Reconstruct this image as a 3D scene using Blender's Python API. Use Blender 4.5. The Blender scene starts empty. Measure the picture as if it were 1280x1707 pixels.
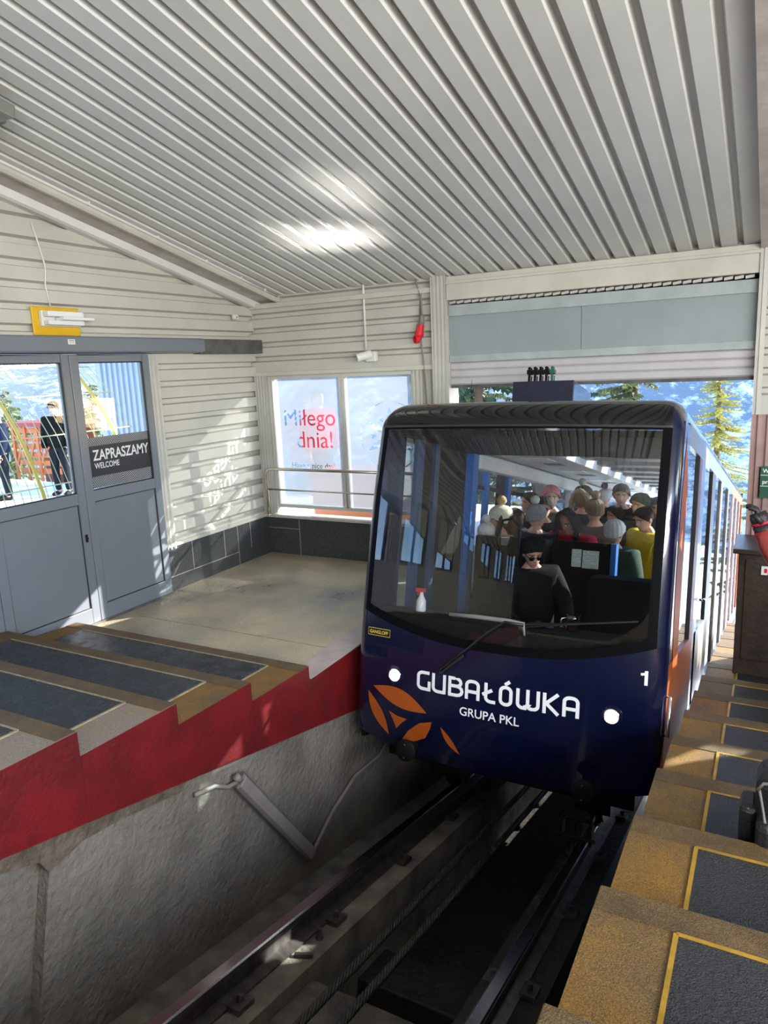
import bpy, bmesh, math, random
from mathutils import Vector, Matrix, noise
random.seed(7)
sc = bpy.context.scene
C = sc.collection
PI = math.pi

# ------------------------------------------------------------------ camera, light, exposure
EYE = 1.87                                     # camera height above the landing
cam_d = bpy.data.cameras.new('camera'); cam = bpy.data.objects.new('camera', cam_d); C.objects.link(cam)
cam_d.sensor_fit = 'HORIZONTAL'; cam_d.sensor_width = 36.0; cam_d.lens = 1201.06 * 36.0 / 1280.0
cam_d.clip_start = 0.05; cam_d.clip_end = 6000
yaw, pitch, roll = -0.501556, 0.19789, 0.0444757
fw = Vector((math.sin(yaw)*math.cos(pitch), math.cos(yaw)*math.cos(pitch), -math.sin(pitch)))
r0 = Vector((math.cos(yaw), -math.sin(yaw), 0)); d0 = fw.cross(r0)
rt = r0*math.cos(roll) + d0*math.sin(roll); dn = d0*math.cos(roll) - r0*math.sin(roll)
cam.matrix_world = Matrix(((rt.x, -dn.x, -fw.x, 0), (rt.y, -dn.y, -fw.y, 0), (rt.z, -dn.z, -fw.z, EYE), (0, 0, 0, 1)))
sc.camera = cam

SUN = Vector((1.0, 1.07, 0.575)).normalized()
world = bpy.data.worlds.new('world'); sc.world = world; world.use_nodes = True
wn = world.node_tree; wn.nodes.clear()
wo = wn.nodes.new('ShaderNodeOutputWorld'); bgd = wn.nodes.new('ShaderNodeBackground'); sky = wn.nodes.new('ShaderNodeTexSky')
sky.sky_type = 'NISHITA'; sky.sun_disc = False; sky.sun_elevation = math.asin(SUN.z); sky.sun_rotation = math.atan2(SUN.x, SUN.y)
sky.altitude = 1100; sky.air_density = 1.0; sky.dust_density = 0.6; sky.ozone_density = 1.5
wn.links.new(sky.outputs[0], bgd.inputs[0]); bgd.inputs[1].default_value = 0.75
wn.links.new(bgd.outputs[0], wo.inputs[0])
sun_d = bpy.data.lights.new('sun', 'SUN'); sun_d.energy = 14.0; sun_d.angle = math.radians(0.4); sun_d.color = (1.0, 0.93, 0.82)
sun = bpy.data.objects.new('sun', sun_d); C.objects.link(sun)
sun.rotation_euler = (-SUN).to_track_quat('-Z', 'Y').to_euler()
def area(name, loc, aim, sx, sy, power, col=(1, 1, 1)):
    d = bpy.data.lights.new(name, 'AREA'); d.shape = 'RECTANGLE'; d.size = sx; d.size_y = sy; d.energy = power; d.color = col
    o = bpy.data.objects.new(name, d); C.objects.link(o); o.location = loc
    o.rotation_euler = (Vector(aim) - Vector(loc)).to_track_quat('-Z', 'Y').to_euler(); return o
# added fill lamp along the right side of the hall, aimed up at the ceiling
area('fill_right_side', (2.9, -0.2, 2.2), (-1.0, 2.2, 3.5), 7.0, 1.0, 440, (1.0, 0.985, 0.95))
# added narrow-beam lamp in place of sunlight reflected off the car roof
gl = area('roof_glint_lamp', (-1.45, 6.02, 1.335), (-1.45-.64, 6.02-.475, 1.335+.605), 2.1, 0.36, 7, (1.0, 0.95, 0.86)); gl.data.spread = math.radians(8)
sc.view_settings.view_transform = 'Standard'; sc.view_settings.look = 'None'
sc.view_settings.exposure = 0.5; sc.view_settings.gamma = 1.0
try: sc.view_settings.use_curve_mapping = False
except Exception: pass
cy = sc.cycles
cy.use_denoising = True; cy.max_bounces = 9; cy.diffuse_bounces = 4; cy.glossy_bounces = 4; cy.transmission_bounces = 8
cy.transparent_max_bounces = 24; cy.sample_clamp_indirect = 6.0; cy.blur_glossy = 0.5

# ------------------------------------------------------------------ frames
A = 0.2247135                                  # slope of the track
SV = Vector((0, math.cos(A), -math.sin(A))); NV = Vector((0, math.sin(A), math.cos(A)))
def SL(x, s, n): return Vector((x, 0, EYE)) + SV*s + NV*n
XC = -1.395                                    # centre line of the track

# ------------------------------------------------------------------ materials
def link(nt, a, b): nt.links.new(a, b)
def mat(name, col, rough=0.5, metal=0.0, var=0.0, vscale=6.0, bump=0.0, bscale=40.0, col2=None, detail=6.0, spec=0.5,
        rvar=0.0, thr=(0.35, 0.65), stretch=None, coat=0.0, emit=None, grain=0.0, gscale=260):
    m = bpy.data.materials.new(name); m.use_nodes = True; nt = m.node_tree
    b = nt.nodes['Principled BSDF']
    b.inputs['Base Color'].default_value = (*col, 1); b.inputs['Roughness'].default_value = rough
    b.inputs['Metallic'].default_value = metal; b.inputs['Specular IOR Level'].default_value = spec
    if coat: b.inputs['Coat Weight'].default_value = coat; b.inputs['Coat Roughness'].default_value = 0.04
    if emit: b.inputs['Emission Color'].default_value = (*emit[0], 1); b.inputs['Emission Strength'].default_value = emit[1]
    if var or bump or col2 or rvar:
        tc = nt.nodes.new('ShaderNodeTexCoord'); src = tc.outputs['Object']
        if stretch:
            mp = nt.nodes.new('ShaderNodeMapping'); mp.inputs['Scale'].default_value = stretch
            link(nt, src, mp.inputs['Vector']); src = mp.outputs['Vector']
    if var or col2 or rvar:
        nz = nt.nodes.new('ShaderNodeTexNoise'); nz.inputs['Scale'].default_value = vscale; nz.inputs['Detail'].default_value = detail
        nz.inputs['Roughness'].default_value = 0.62
        link(nt, src, nz.inputs['Vector'])
        rp = nt.nodes.new('ShaderNodeValToRGB'); rp.color_ramp.elements[0].position = thr[0]; rp.color_ramp.elements[1].position = thr[1]
        if col2: c1, c2 = col, col2
        else: c1 = tuple(c*(1-var) for c in col); c2 = tuple(min(1, c*(1+var)) for c in col)
        rp.color_ramp.elements[0].color = (*c1, 1); rp.color_ramp.elements[1].color = (*c2, 1)
        link(nt, nz.outputs['Fac'], rp.inputs['Fac'])
        cout = rp.outputs['Color']
        if grain:
            n3 = nt.nodes.new('ShaderNodeTexNoise'); n3.inputs['Scale'].default_value = gscale; n3.inputs['Detail'].default_value = 3; link(nt, src, n3.inputs['Vector'])
            m3 = nt.nodes.new('ShaderNodeMapRange'); m3.inputs['From Min'].default_value = 0.3; m3.inputs['From Max'].default_value = 0.7
            m3.inputs['To Min'].default_value = 1-grain; m3.inputs['To Max'].default_value = 1+grain; link(nt, n3.outputs['Fac'], m3.inputs['Value'])
            vm = nt.nodes.new('ShaderNodeVectorMath'); vm.operation = 'SCALE'; link(nt, cout, vm.inputs[0]); link(nt, m3.outputs['Result'], vm.inputs['Scale']); cout = vm.outputs['Vector']
        if var or col2: link(nt, cout, b.inputs['Base Color'])
        if rvar:
            mr = nt.nodes.new('ShaderNodeMapRange'); mr.inputs['From Min'].default_value = thr[0]; mr.inputs['From Max'].default_value = thr[1]
            mr.inputs['To Min'].default_value = max(0.02, rough-rvar); mr.inputs['To Max'].default_value = min(1, rough+rvar)
            link(nt, nz.outputs['Fac'], mr.inputs['Value']); link(nt, mr.outputs['Result'], b.inputs['Roughness'])
    if bump:
        n2 = nt.nodes.new('ShaderNodeTexNoise'); n2.inputs['Scale'].default_value = bscale; n2.inputs['Detail'].default_value = 5
        link(nt, src, n2.inputs['Vector'])
        bp = nt.nodes.new('ShaderNodeBump'); bp.inputs['Strength'].default_value = bump; bp.inputs['Distance'].default_value = 0.02
        link(nt, n2.outputs['Fac'], bp.inputs['Height']); link(nt, bp.outputs['Normal'], b.inputs['Normal'])
    return m
def glass(name, tint=(0.9, 0.93, 0.93), ior=1.5, rough=0.0, boost=0.0):
    m = bpy.data.materials.new(name); m.use_nodes = True; nt = m.node_tree; nt.nodes.clear()
    o = nt.nodes.new('ShaderNodeOutputMaterial'); t = nt.nodes.new('ShaderNodeBsdfTransparent'); g = nt.nodes.new('ShaderNodeBsdfGlossy')
    lw = nt.nodes.new('ShaderNodeLayerWeight'); lw.inputs['Blend'].default_value = 0.5; mx = nt.nodes.new('ShaderNodeMixShader')
    pw = nt.nodes.new('ShaderNodeMath'); pw.operation = 'POWER'; pw.inputs[1].default_value = 5.0; link(nt, lw.outputs['Facing'], pw.inputs[0])
    f0 = ((ior-1)/(ior+1))**2 + boost
    ma = nt.nodes.new('ShaderNodeMath'); ma.operation = 'MULTIPLY_ADD'; ma.use_clamp = True; ma.inputs[1].default_value = 1-f0; ma.inputs[2].default_value = f0; link(nt, pw.outputs[0], ma.inputs[0])
    t.inputs[0].default_value = (*tint, 1); g.inputs['Roughness'].default_value = rough
    fac = ma.outputs[0]
    link(nt, fac, mx.inputs[0]); link(nt, t.outputs[0], mx.inputs[1]); link(nt, g.outputs[0], mx.inputs[2]); link(nt, mx.outputs[0], o.inputs[0])
    return m
def frosted(name):
    m = bpy.data.materials.new(name); m.use_nodes = True; nt = m.node_tree; nt.nodes.clear()
    o = nt.nodes.new('ShaderNodeOutputMaterial'); tl = nt.nodes.new('ShaderNodeBsdfTranslucent'); tr = nt.nodes.new('ShaderNodeBsdfTransparent')
    rf = nt.nodes.new('ShaderNodeBsdfRefraction'); df = nt.nodes.new('ShaderNodeBsdfDiffuse')
    tl.inputs[0].default_value = (0.24, 0.26, 0.295, 1); rf.inputs['Roughness'].default_value = 0.55; rf.inputs['IOR'].default_value = 1.12
    rf.inputs[0].default_value = (0.34, 0.36, 0.40, 1); df.inputs[0].default_value = (0.85, 0.88, 0.92, 1); tr.inputs[0].default_value = (1, 1, 1, 1)
    a = nt.nodes.new('ShaderNodeMixShader'); b = nt.nodes.new('ShaderNodeMixShader'); c = nt.nodes.new('ShaderNodeMixShader')
    a.inputs[0].default_value = 0.38; link(nt, tl.outputs[0], a.inputs[1]); link(nt, rf.outputs[0], a.inputs[2])
    b.inputs[0].default_value = 0.17; link(nt, a.outputs[0], b.inputs[1]); link(nt, tr.outputs[0], b.inputs[2])
    c.inputs[0].default_value = 0.12; link(nt, b.outputs[0], c.inputs[1]); link(nt, df.outputs[0], c.inputs[2])
    link(nt, c.outputs[0], o.inputs[0]); return m
def emission(name, col, s):
    m = bpy.data.materials.new(name); m.use_nodes = True; nt = m.node_tree; nt.nodes.clear()
    o = nt.nodes.new('ShaderNodeOutputMaterial'); e = nt.nodes.new('ShaderNodeEmission'); e.inputs[0].default_value = (*col, 1); e.inputs[1].default_value = s
    link(nt, e.outputs[0], o.inputs[0]); return m

M = {}
M['sheet'] = mat('cream sheet metal', (0.50, 0.49, 0.445), 0.42, 0, 0.06, 1.7, 0.05, 30, spec=0.4)
M['ceil'] = mat('white sheet metal', (0.64, 0.64, 0.625), 0.4, 0, 0.05, 1.3, 0.04, 26, spec=0.4)
M['cream'] = mat('cream paint', (0.52, 0.505, 0.45), 0.45, 0, 0.08, 3, 0.05, 30)
M['beamrust'] = mat('weathered beam underside', (0.42, 0.38, 0.35), 0.6, 0, 0, 5, 0.15, 30, col2=(0.58, 0.54, 0.50))
M['trim'] = mat('silver corrugated trim', (0.52, 0.51, 0.485), 0.38, 0.15, 0.06, 4)
M['pinkrib'] = mat('brown corrugated metal', (0.36, 0.24, 0.22), 0.5, 0, 0.14, 5, 0.1, 40)
M['doorgrey'] = mat('grey door aluminium', (0.165, 0.185, 0.22), 0.38, 0.1, 0.03, 2)
M['rubber'] = mat('black rubber', (0.015, 0.015, 0.016), 0.6)
M['glass'] = glass('clear glass', ior=1.32)
M['carglass'] = glass('car side glass', (0.90, 0.93, 0.93), 1.5)
M['screen'] = glass('windscreen glass', (0.78, 0.81, 0.82), 1.6, 0.0, 0.012)
M['frost'] = frosted('frosted film')
M['granite'] = mat('dark granite tile', (0.035, 0.039, 0.041), 0.35, 0, 0, 90, 0, col2=(0.10, 0.108, 0.112), thr=(0.4, 0.75))
M['grout'] = mat('pale grout', (0.35, 0.35, 0.34), 0.8)
M['sill'] = mat('stone sill', (0.5, 0.48, 0.44), 0.25, 0, 0.15, 12)
M['landing'] = mat('damp concrete screed', (0.25, 0.22, 0.16), 0.45, 0, 0, 1.3, 0.5, 45, col2=(0.56, 0.47, 0.31), rvar=0.2, thr=(0.36, 0.64), grain=0.2, gscale=90)
M['pinkedge'] = mat('worn pink beige kerb paint', (0.50, 0.41, 0.36), 0.6, 0, 0.12, 8, 0.25, 90)
M['yellow'] = mat('worn yellow nosing paint', (0.13, 0.080, 0.030), 0.66, 0, 0, 3.2, 0.45, 260, col2=(0.27, 0.135, 0.013), thr=(0.38, 0.70), grain=0.5, gscale=210)
M['tan'] = mat('worn beige nosing paint', (0.27, 0.215, 0.17), 0.6, 0, 0, 3.5, 0.3, 330, col2=(0.33, 0.19, 0.045), thr=(0.5, 0.8), grain=0.4, gscale=210)
M['nosing'] = mat('worn brown nosing band', (0.115, 0.070, 0.026), 0.65, 0, 0.25, 9, 0.45, 260, grain=0.45, gscale=210)
M['asphalt'] = mat('wet dark asphalt', (0.007, 0.008, 0.010), 0.40, 0, 0, 70, 0.9, 200, col2=(0.024, 0.026, 0.029), rvar=0.14, spec=0.55, grain=0.6, gscale=160)
M['wetasphalt'] = mat('soaked dark asphalt', (0.008, 0.009, 0.011), 0.24, 0, 0, 9, 0.9, 130, col2=(0.024, 0.026, 0.029), rvar=0.14, spec=0.6, grain=0.6, gscale=160)
M['yline'] = mat('yellow painted joint', (0.34, 0.20, 0.02), 0.6, 0, 0.25, 14)
M['line'] = mat('pale joint line', (0.32, 0.27, 0.17), 0.7, 0, 0.3, 20)
M['red'] = mat('dark red painted concrete', (0.055, 0.004, 0.006), 0.5, 0, 0, 2.6, 0.2, 40, col2=(0.155, 0.005, 0.008), thr=(0.25, 0.6))
M['plaster'] = mat('rough grey plaster', (0.105, 0.096, 0.083), 0.9, 0, 0, 2.2, 1.0, 26, col2=(0.185, 0.172, 0.15))
M['brownconc'] = mat('crumbling brown concrete', (0.10, 0.08, 0.06), 0.85, 0, 0.4, 12, 0.9, 30)
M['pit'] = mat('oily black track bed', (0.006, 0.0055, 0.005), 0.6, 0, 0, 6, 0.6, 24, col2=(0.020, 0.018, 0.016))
M['slab'] = mat('dirty concrete slab', (0.035, 0.030, 0.025), 0.6, 0, 0, 7, 0.7, 22, col2=(0.13, 0.112, 0.095), rvar=0.3)
M['stringer'] = mat('pale concrete stringer', (0.08, 0.074, 0.064), 0.8, 0, 0, 5, 0.5, 35, col2=(0.20, 0.185, 0.16))
M['rail'] = mat('rail steel', (0.12, 0.11, 0.11), 0.4, 0.8, 0.3, 20)
M['railtop'] = mat('polished rail head', (0.36, 0.36, 0.38), 0.22, 1.0, 0.05, 30)
M['cable'] = mat('greased wire rope', (0.07, 0.07, 0.07), 0.38, 0.75, 0.2, 60)
M['navy'] = mat('glossy navy car paint', (0.002, 0.004, 0.026), 0.22, 0, 0, coat=0.6)
M['blackgloss'] = mat('black glazed panel', (0.006, 0.006, 0.007), 0.06, 0, spec=0.6)
M['black'] = mat('matt black', (0.006, 0.006, 0.007), 0.55, spec=0.12)
M['blackmetal'] = mat('black metal', (0.02, 0.02, 0.022), 0.35, 0.5)
M['dash'] = mat('dark dashboard', (0.012, 0.011, 0.010), 0.8, 0, 0.3, 60, 0.3, 150, spec=0.15)
M['orange'] = mat('orange livery and reflection paint', (0.36, 0.078, 0.009), 0.4)
M['lightblue'] = mat('light blue livery paint', (0.12, 0.19, 0.40), 0.3, coat=0.3)
M['silver'] = mat('silver body panel', (0.30, 0.30, 0.28), 0.3, 0.5)
M['cyan'] = mat('bright blue post', (0.012, 0.12, 0.42), 0.4)
M['white'] = mat('white paint', (0.8, 0.8, 0.8), 0.45)
M['letter'] = mat('white vinyl lettering', (0.85, 0.86, 0.9), 0.45)
M['greyletter'] = mat('pale vinyl lettering', (0.66, 0.68, 0.71), 0.5)
M['gold'] = mat('gold lettering', (0.62, 0.42, 0.06), 0.4)
M['carceil'] = mat('pale car ceiling', (0.62, 0.62, 0.60), 0.5)
M['carfloor'] = mat('grey car floor', (0.12, 0.12, 0.12), 0.7)
M['lamp'] = emission('headlamp', (1.0, 0.98, 0.93), 14.0)
M['chrome'] = mat('chrome', (0.7, 0.7, 0.7), 0.15, 1.0)
M['yellowplate'] = mat('yellow plate', (0.66, 0.40, 0.01), 0.45, 0, 0.06, 10)
M['plastic'] = mat('white plastic', (0.68, 0.68, 0.66), 0.4)
M['diffuser'] = mat('clear ribbed diffuser', (0.72, 0.73, 0.75), 0.2)
M['greyplastic'] = mat('dusty grey plastic', (0.19, 0.175, 0.165), 0.55, 0, 0.12, 8)
M['steel'] = mat('stainless steel', (0.62, 0.58, 0.50), 0.22, 1.0)
M['darksteel'] = mat('dark grey steel channel', (0.10, 0.10, 0.10), 0.5, 0.3, 0.3, 8)
M['pale grey'] = mat('pale blue grey panel', (0.25, 0.305, 0.325), 0.5, 0, 0.06, 2.5)
M['pale grey2'] = mat('lighter grey rail', (0.34, 0.385, 0.40), 0.5, 0, 0.12, 5)
M['slat'] = mat('lilac white shutter slat', (0.46, 0.445, 0.475), 0.45, 0, 0.06, 3)
M['redplug'] = mat('red plastic', (0.62, 0.02, 0.03), 0.35)
M['sign'] = mat('charcoal vinyl', (0.022, 0.024, 0.03), 0.5)
M['green'] = mat('dark green sign', (0.015, 0.09, 0.05), 0.45)
M['cabinet'] = mat('dark brown painted metal', (0.035, 0.024, 0.018), 0.45, 0, 0.3, 6, 0.2, 30)
M['bark'] = mat('bark', (0.10, 0.065, 0.045), 0.9)
M['snow'] = mat('trodden snow', (0.72, 0.74, 0.79), 0.8, 0, 0.08, 0.8, 0.3, 3)
M['needle'] = mat('dark conifer needles', (0.035, 0.075, 0.035), 0.7, 0, 0.4, 3)
M['larch'] = mat('yellow green larch needles', (0.38, 0.34, 0.07), 0.7, 0, 0.3, 3)
M['fir'] = mat('olive conifer needles', (0.13, 0.15, 0.05), 0.7, 0, 0.4, 3)
M['fence'] = mat('yellow painted tube', (0.66, 0.44, 0.07), 0.45)
M['wire'] = mat('pale yellow wire', (0.62, 0.52, 0.30), 0.45)
M['paper'] = mat('printed white paper', (0.72, 0.76, 0.74), 0.6, 0, 0, 70, col2=(0.45, 0.52, 0.50), thr=(0.45, 0.5), stretch=(0.6, 1, 3))
M['bluewall'] = mat('pale blue corrugated metal', (0.40, 0.46, 0.58), 0.45)

def panel_lines(name, col, rough, metal=0.1):
    return mat(name, col, rough, metal, 0.03, 2)
M['hatch'] = None
def hatch_mat():
    m = bpy.data.materials.new('chevron line pattern'); m.use_nodes = True; nt = m.node_tree; b = nt.nodes['Principled BSDF']
    tc = nt.nodes.new('ShaderNodeTexCoord'); sp = nt.nodes.new('ShaderNodeSeparateXYZ'); link(nt, tc.outputs['Object'], sp.inputs[0])
    ab = nt.nodes.new('ShaderNodeMath'); ab.operation = 'ABSOLUTE'; link(nt, sp.outputs['Y'], ab.inputs[0])
    ad = nt.nodes.new('ShaderNodeMath'); ad.operation = 'ADD'; link(nt, ab.outputs[0], ad.inputs[0]); link(nt, sp.outputs['Z'], ad.inputs[1])
    mu = nt.nodes.new('ShaderNodeMath'); mu.operation = 'MULTIPLY'; mu.inputs[1].default_value = 55.0; link(nt, ad.outputs[0], mu.inputs[0])
    fr = nt.nodes.new('ShaderNodeMath'); fr.operation = 'FRACT'; link(nt, mu.outputs[0], fr.inputs[0])
    gt = nt.nodes.new('ShaderNodeMath'); gt.operation = 'GREATER_THAN'; gt.inputs[1].default_value = 0.66; link(nt, fr.outputs[0], gt.inputs[0])
    mx = nt.nodes.new('ShaderNodeMix'); mx.data_type = 'RGBA'; mx.inputs['A'].default_value = (0.022, 0.024, 0.03, 1); mx.inputs['B'].default_value = (0.42, 0.44, 0.48, 1)
    link(nt, gt.outputs[0], mx.inputs['Factor']); link(nt, mx.outputs['Result'], b.inputs['Base Color']); b.inputs['Roughness'].default_value = 0.5
    return m
M['hatch'] = hatch_mat()
def mountain_mat():
    m = bpy.data.materials.new('snowy forested mountain'); m.use_nodes = True; nt = m.node_tree; b = nt.nodes['Principled BSDF']
    tc = nt.nodes.new('ShaderNodeTexCoord')
    n1 = nt.nodes.new('ShaderNodeTexNoise'); n1.inputs['Scale'].default_value = 0.012; n1.inputs['Detail'].default_value = 9; n1.inputs['Roughness'].default_value = 0.75
    n2 = nt.nodes.new('ShaderNodeTexNoise'); n2.inputs['Scale'].default_value = 0.12; n2.inputs['Detail'].default_value = 6; n2.inputs['Roughness'].default_value = 0.8
    link(nt, tc.outputs['Object'], n1.inputs['Vector']); link(nt, tc.outputs['Object'], n2.inputs['Vector'])
    ad = nt.nodes.new('ShaderNodeMath'); ad.operation = 'ADD'; link(nt, n1.outputs['Fac'], ad.inputs[0]); link(nt, n2.outputs['Fac'], ad.inputs[1])
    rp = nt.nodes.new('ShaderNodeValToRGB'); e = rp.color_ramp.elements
    e[0].position = 0.98 / 2; e[0].color = (0.16, 0.20, 0.25, 1); e[1].position = 1.16 / 2; e[1].color = (0.84, 0.86, 0.90, 1)  # forest tone lightened and blued, putting distance haze into the colour
    hf = nt.nodes.new('ShaderNodeMath'); hf.operation = 'MULTIPLY'; hf.inputs[1].default_value = 0.5; link(nt, ad.outputs[0], hf.inputs[0])
    link(nt, hf.outputs[0], rp.inputs['Fac']); link(nt, rp.outputs['Color'], b.inputs['Base Color']); b.inputs['Roughness'].default_value = 0.95
    return m
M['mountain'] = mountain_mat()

# ------------------------------------------------------------------ mesh helpers
WM = {}                                        # world matrix of every parented-to object
def tag(o, label=None, cat=None, group=None, kind=None):
    if label: o['label'] = label
    if cat: o['category'] = cat
    if group: o['group'] = group
    if kind: o['kind'] = kind
    return o
def thing(name, label, cat, loc=(0, 0, 0), group=None, kind=None, mtx=None):
    o = bpy.data.objects.new(name, None); C.objects.link(o); o.empty_display_size = 0.1
    o.matrix_world = mtx if mtx is not None else Matrix.Translation(Vector(loc))
    WM[o.name] = o.matrix_world.copy()
    return tag(o, label, cat, group, kind)

class MB:
    def __init__(s): s.v = []; s.f = []; s.mi = []; s.cur = 0
    def add(s, vs, fs):
        b = len(s.v); s.v += [Vector(v) for v in vs]
        for f in fs: s.f.append(tuple(b+i for i in f)); s.mi.append(s.cur)
        return s
    def box(s, lo, hi, fn=None):
        x0, y0, z0 = lo; x1, y1, z1 = hi
        vs = [Vector(p) for p in ((x0,y0,z0),(x1,y0,z0),(x1,y1,z0),(x0,y1,z0),(x0,y0,z1),(x1,y0,z1),(x1,y1,z1),(x0,y1,z1))]
        if fn: vs = [fn(v) for v in vs]
        return s.add(vs, [(0,3,2,1),(4,5,6,7),(0,1,5,4),(1,2,6,5),(2,3,7,6),(3,0,4,7)])
    def obox(s, c, ax, ay, az, hx, hy, hz):
        c = Vector(c); ax, ay, az = Vector(ax).normalized(), Vector(ay).normalized(), Vector(az).normalized()
        return s.box((-hx,-hy,-hz), (hx,hy,hz), lambda v: c + ax*v.x + ay*v.y + az*v.z)
    def prism(s, poly, fn, d0, d1):
        # poly: list of 2D points; fn(a, b, d) -> 3D
        n = len(poly)
        vs = [fn(a, b, d0) for a, b in poly] + [fn(a, b, d1) for a, b in poly]
        fs = [(i, (i+1) % n, n+(i+1) % n, n+i) for i in range(n)]
        fs += [tuple(range(n-1, -1, -1)), tuple(range(n, 2*n))]
        return s.add(vs, fs)
    def tube(s, pts, r, seg=10, caps=True, closed=False):
        pts = [Vector(p) for p in pts]; n = len(pts); rs = r if isinstance(r, (list, tuple)) else [r]*n
        rings = []; up = None
        for i in range(n):
            if closed: t = pts[(i+1) % n] - pts[i-1]
            else: t = pts[min(i+1, n-1)] - pts[max(i-1, 0)]
            t.normalize()
            if up is None:
                up = Vector((0, 0, 1)) if abs(t.z) < 0.9 else Vector((1, 0, 0))
            u = (up - t*up.dot(t)).normalized(); w = t.cross(u); up = u
            rings.append([pts[i] + (u*math.cos(2*PI*k/seg) + w*math.sin(2*PI*k/seg))*rs[i] for k in range(seg)])
        vs = [v for ring in rings for v in ring]; fs = []
        m = n if closed else n-1
        for i in range(m):
            j = (i+1) % n
            for k in range(seg):
                fs.append((i*seg+k, i*seg+(k+1) % seg, j*seg+(k+1) % seg, j*seg+k))
        if caps and not closed:
            fs.append(tuple(range(seg-1, -1, -1))); fs.append(tuple((n-1)*seg+k for k in range(seg)))
        return s.add(vs, fs)
    def lathe(s, prof, c, axis=(0, 0, 1), seg=20):
        c = Vector(c); ax = Vector(axis).normalized(); u = ax.orthogonal().normalized(); w = ax.cross(u)
        vs = []; fs = []; n = len(prof)
        for r, h in prof:
            for k in range(seg):
                a = 2*PI*k/seg; vs.append(c + ax*h + (u*math.cos(a) + w*math.sin(a))*r)
        for i in range(n-1):
            for k in range(seg):
                fs.append((i*seg+k, i*seg+(k+1) % seg, (i+1)*seg+(k+1) % seg, (i+1)*seg+k))
        fs.append(tuple(range(seg-1, -1, -1))); fs.append(tuple((n-1)*seg+k for k in range(seg)))
        return s.add(vs, fs)
    def grid(s, rows, fn=None):
        n = len(rows); m = len(rows[0]); vs = [Vector(p) for r in rows for p in r]
        fs = [(i*m+j, i*m+j+1, (i+1)*m+j+1, (i+1)*m+j) for i in range(n-1) for j in range(m-1)]
        return s.add(vs, fs)
    def ball(s, c, r, u=12, v=8, fn=None):
        c = Vector(c); rr = r if isinstance(r, (tuple, list)) else (r, r, r); vs = []
        for i in range(v+1):
            t = PI*i/v
            for k in range(u):
                p = 2*PI*k/u; d = Vector((math.sin(t)*math.cos(p), math.sin(t)*math.sin(p), math.cos(t)))
                k_ = fn(d) if fn else 1.0
                vs.append(c + Vector((d.x*rr[0], d.y*rr[1], d.z*rr[2]))*k_)
        fs = [(i*u+k, (i+1)*u+k, (i+1)*u+(k+1) % u, i*u+(k+1) % u) for i in range(v) for k in range(u)]
        return s.add(vs, fs)
    def build(s, name, material, parent=None, local=False, smooth=False, bevel=0.0, solid=0.0, auto=None, recalc=True):
        me = bpy.data.meshes.new(name); vs = s.v
        loc = Vector((0, 0, 0))
        if parent is None:
            lo = [min(v[i] for v in vs) for i in range(3)]; hi = [max(v[i] for v in vs) for i in range(3)]
            loc = Vector(((lo[0]+hi[0])/2, (lo[1]+hi[1])/2, lo[2])); vs = [v - loc for v in vs]
        elif not local:
            inv = WM[parent.name].inverted(); vs = [inv @ v for v in vs]
        me.from_pydata([tuple(v) for v in vs], [], s.f)
        if recalc:
            bm = bmesh.new(); bm.from_mesh(me); bmesh.ops.remove_doubles(bm, verts=bm.verts, dist=1e-6)
            bmesh.ops.recalc_face_normals(bm, faces=bm.faces); bm.to_mesh(me); bm.free()
        else:
            me.update()
        mats = material if isinstance(material, (list, tuple)) else [material]
        for m in mats: me.materials.append(m)
        if len(mats) > 1 and len(me.polygons) == len(s.mi):
            for p, i in zip(me.polygons, s.mi): p.material_index = i
        o = bpy.data.objects.new(name, me); C.objects.link(o)
        if parent is not None:
            o.parent = parent; WM[o.name] = WM[parent.name]
        else:
            o.location = loc; WM[o.name] = Matrix.Translation(loc)
        if smooth:
            for p in me.polygons: p.use_smooth = True
            if auto is not None:
                try: me.set_sharp_from_angle(angle=math.radians(auto))
                except Exception: pass
        if bevel:
            b = o.modifiers.new('bevel', 'BEVEL'); b.width = bevel; b.segments = 2; b.limit_method = 'ANGLE'; b.angle_limit = math.radians(40)
        if solid:
            b = o.modifiers.new('solid', 'SOLIDIFY'); b.thickness = solid; b.offset = 0
        return o
def setting(o): o['kind'] = 'structure'; return o
dg = None
def text_polys(body, size, align='LEFT'):
    cu = bpy.data.curves.new('t', 'FONT'); cu.body = body; cu.size = size; cu.align_x = align; cu.fill_mode = 'BOTH' if hasattr(cu, 'fill_mode') else cu.fill_mode
    o = bpy.data.objects.new('t', cu); C.objects.link(o)
    d = bpy.context.evaluated_depsgraph_get(); me = o.evaluated_get(d).to_mesh()
    vs = [v.co.copy() for v in me.vertices]; fs = [tuple(p.vertices) for p in me.polygons]
    o.evaluated_get(d).to_mesh_clear(); bpy.data.objects.remove(o)
    return vs, fs
def text_mb(body, size, fn, align='LEFT', mb=None, depth=0.002, bold=0.0, fnb=None):
    """flat lettering with a small real thickness; fn(x, y, d) -> 3D, d is the height off the surface"""
    cu = bpy.data.curves.new('t', 'FONT'); cu.body = body; cu.size = size; cu.align_x = align; cu.offset = bold
    o = bpy.data.objects.new('t', cu); C.objects.link(o)
    d = bpy.context.evaluated_depsgraph_get(); ev = o.evaluated_get(d); me = ev.to_mesh()
    mb = mb or MB(); n = len(me.vertices)
    vs = [fn(v.co.x, v.co.y, depth) for v in me.vertices]
    mb.add(vs, [tuple(p.vertices) for p in me.polygons])
    ev.to_mesh_clear(); bpy.data.objects.remove(o)
    return mb
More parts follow.
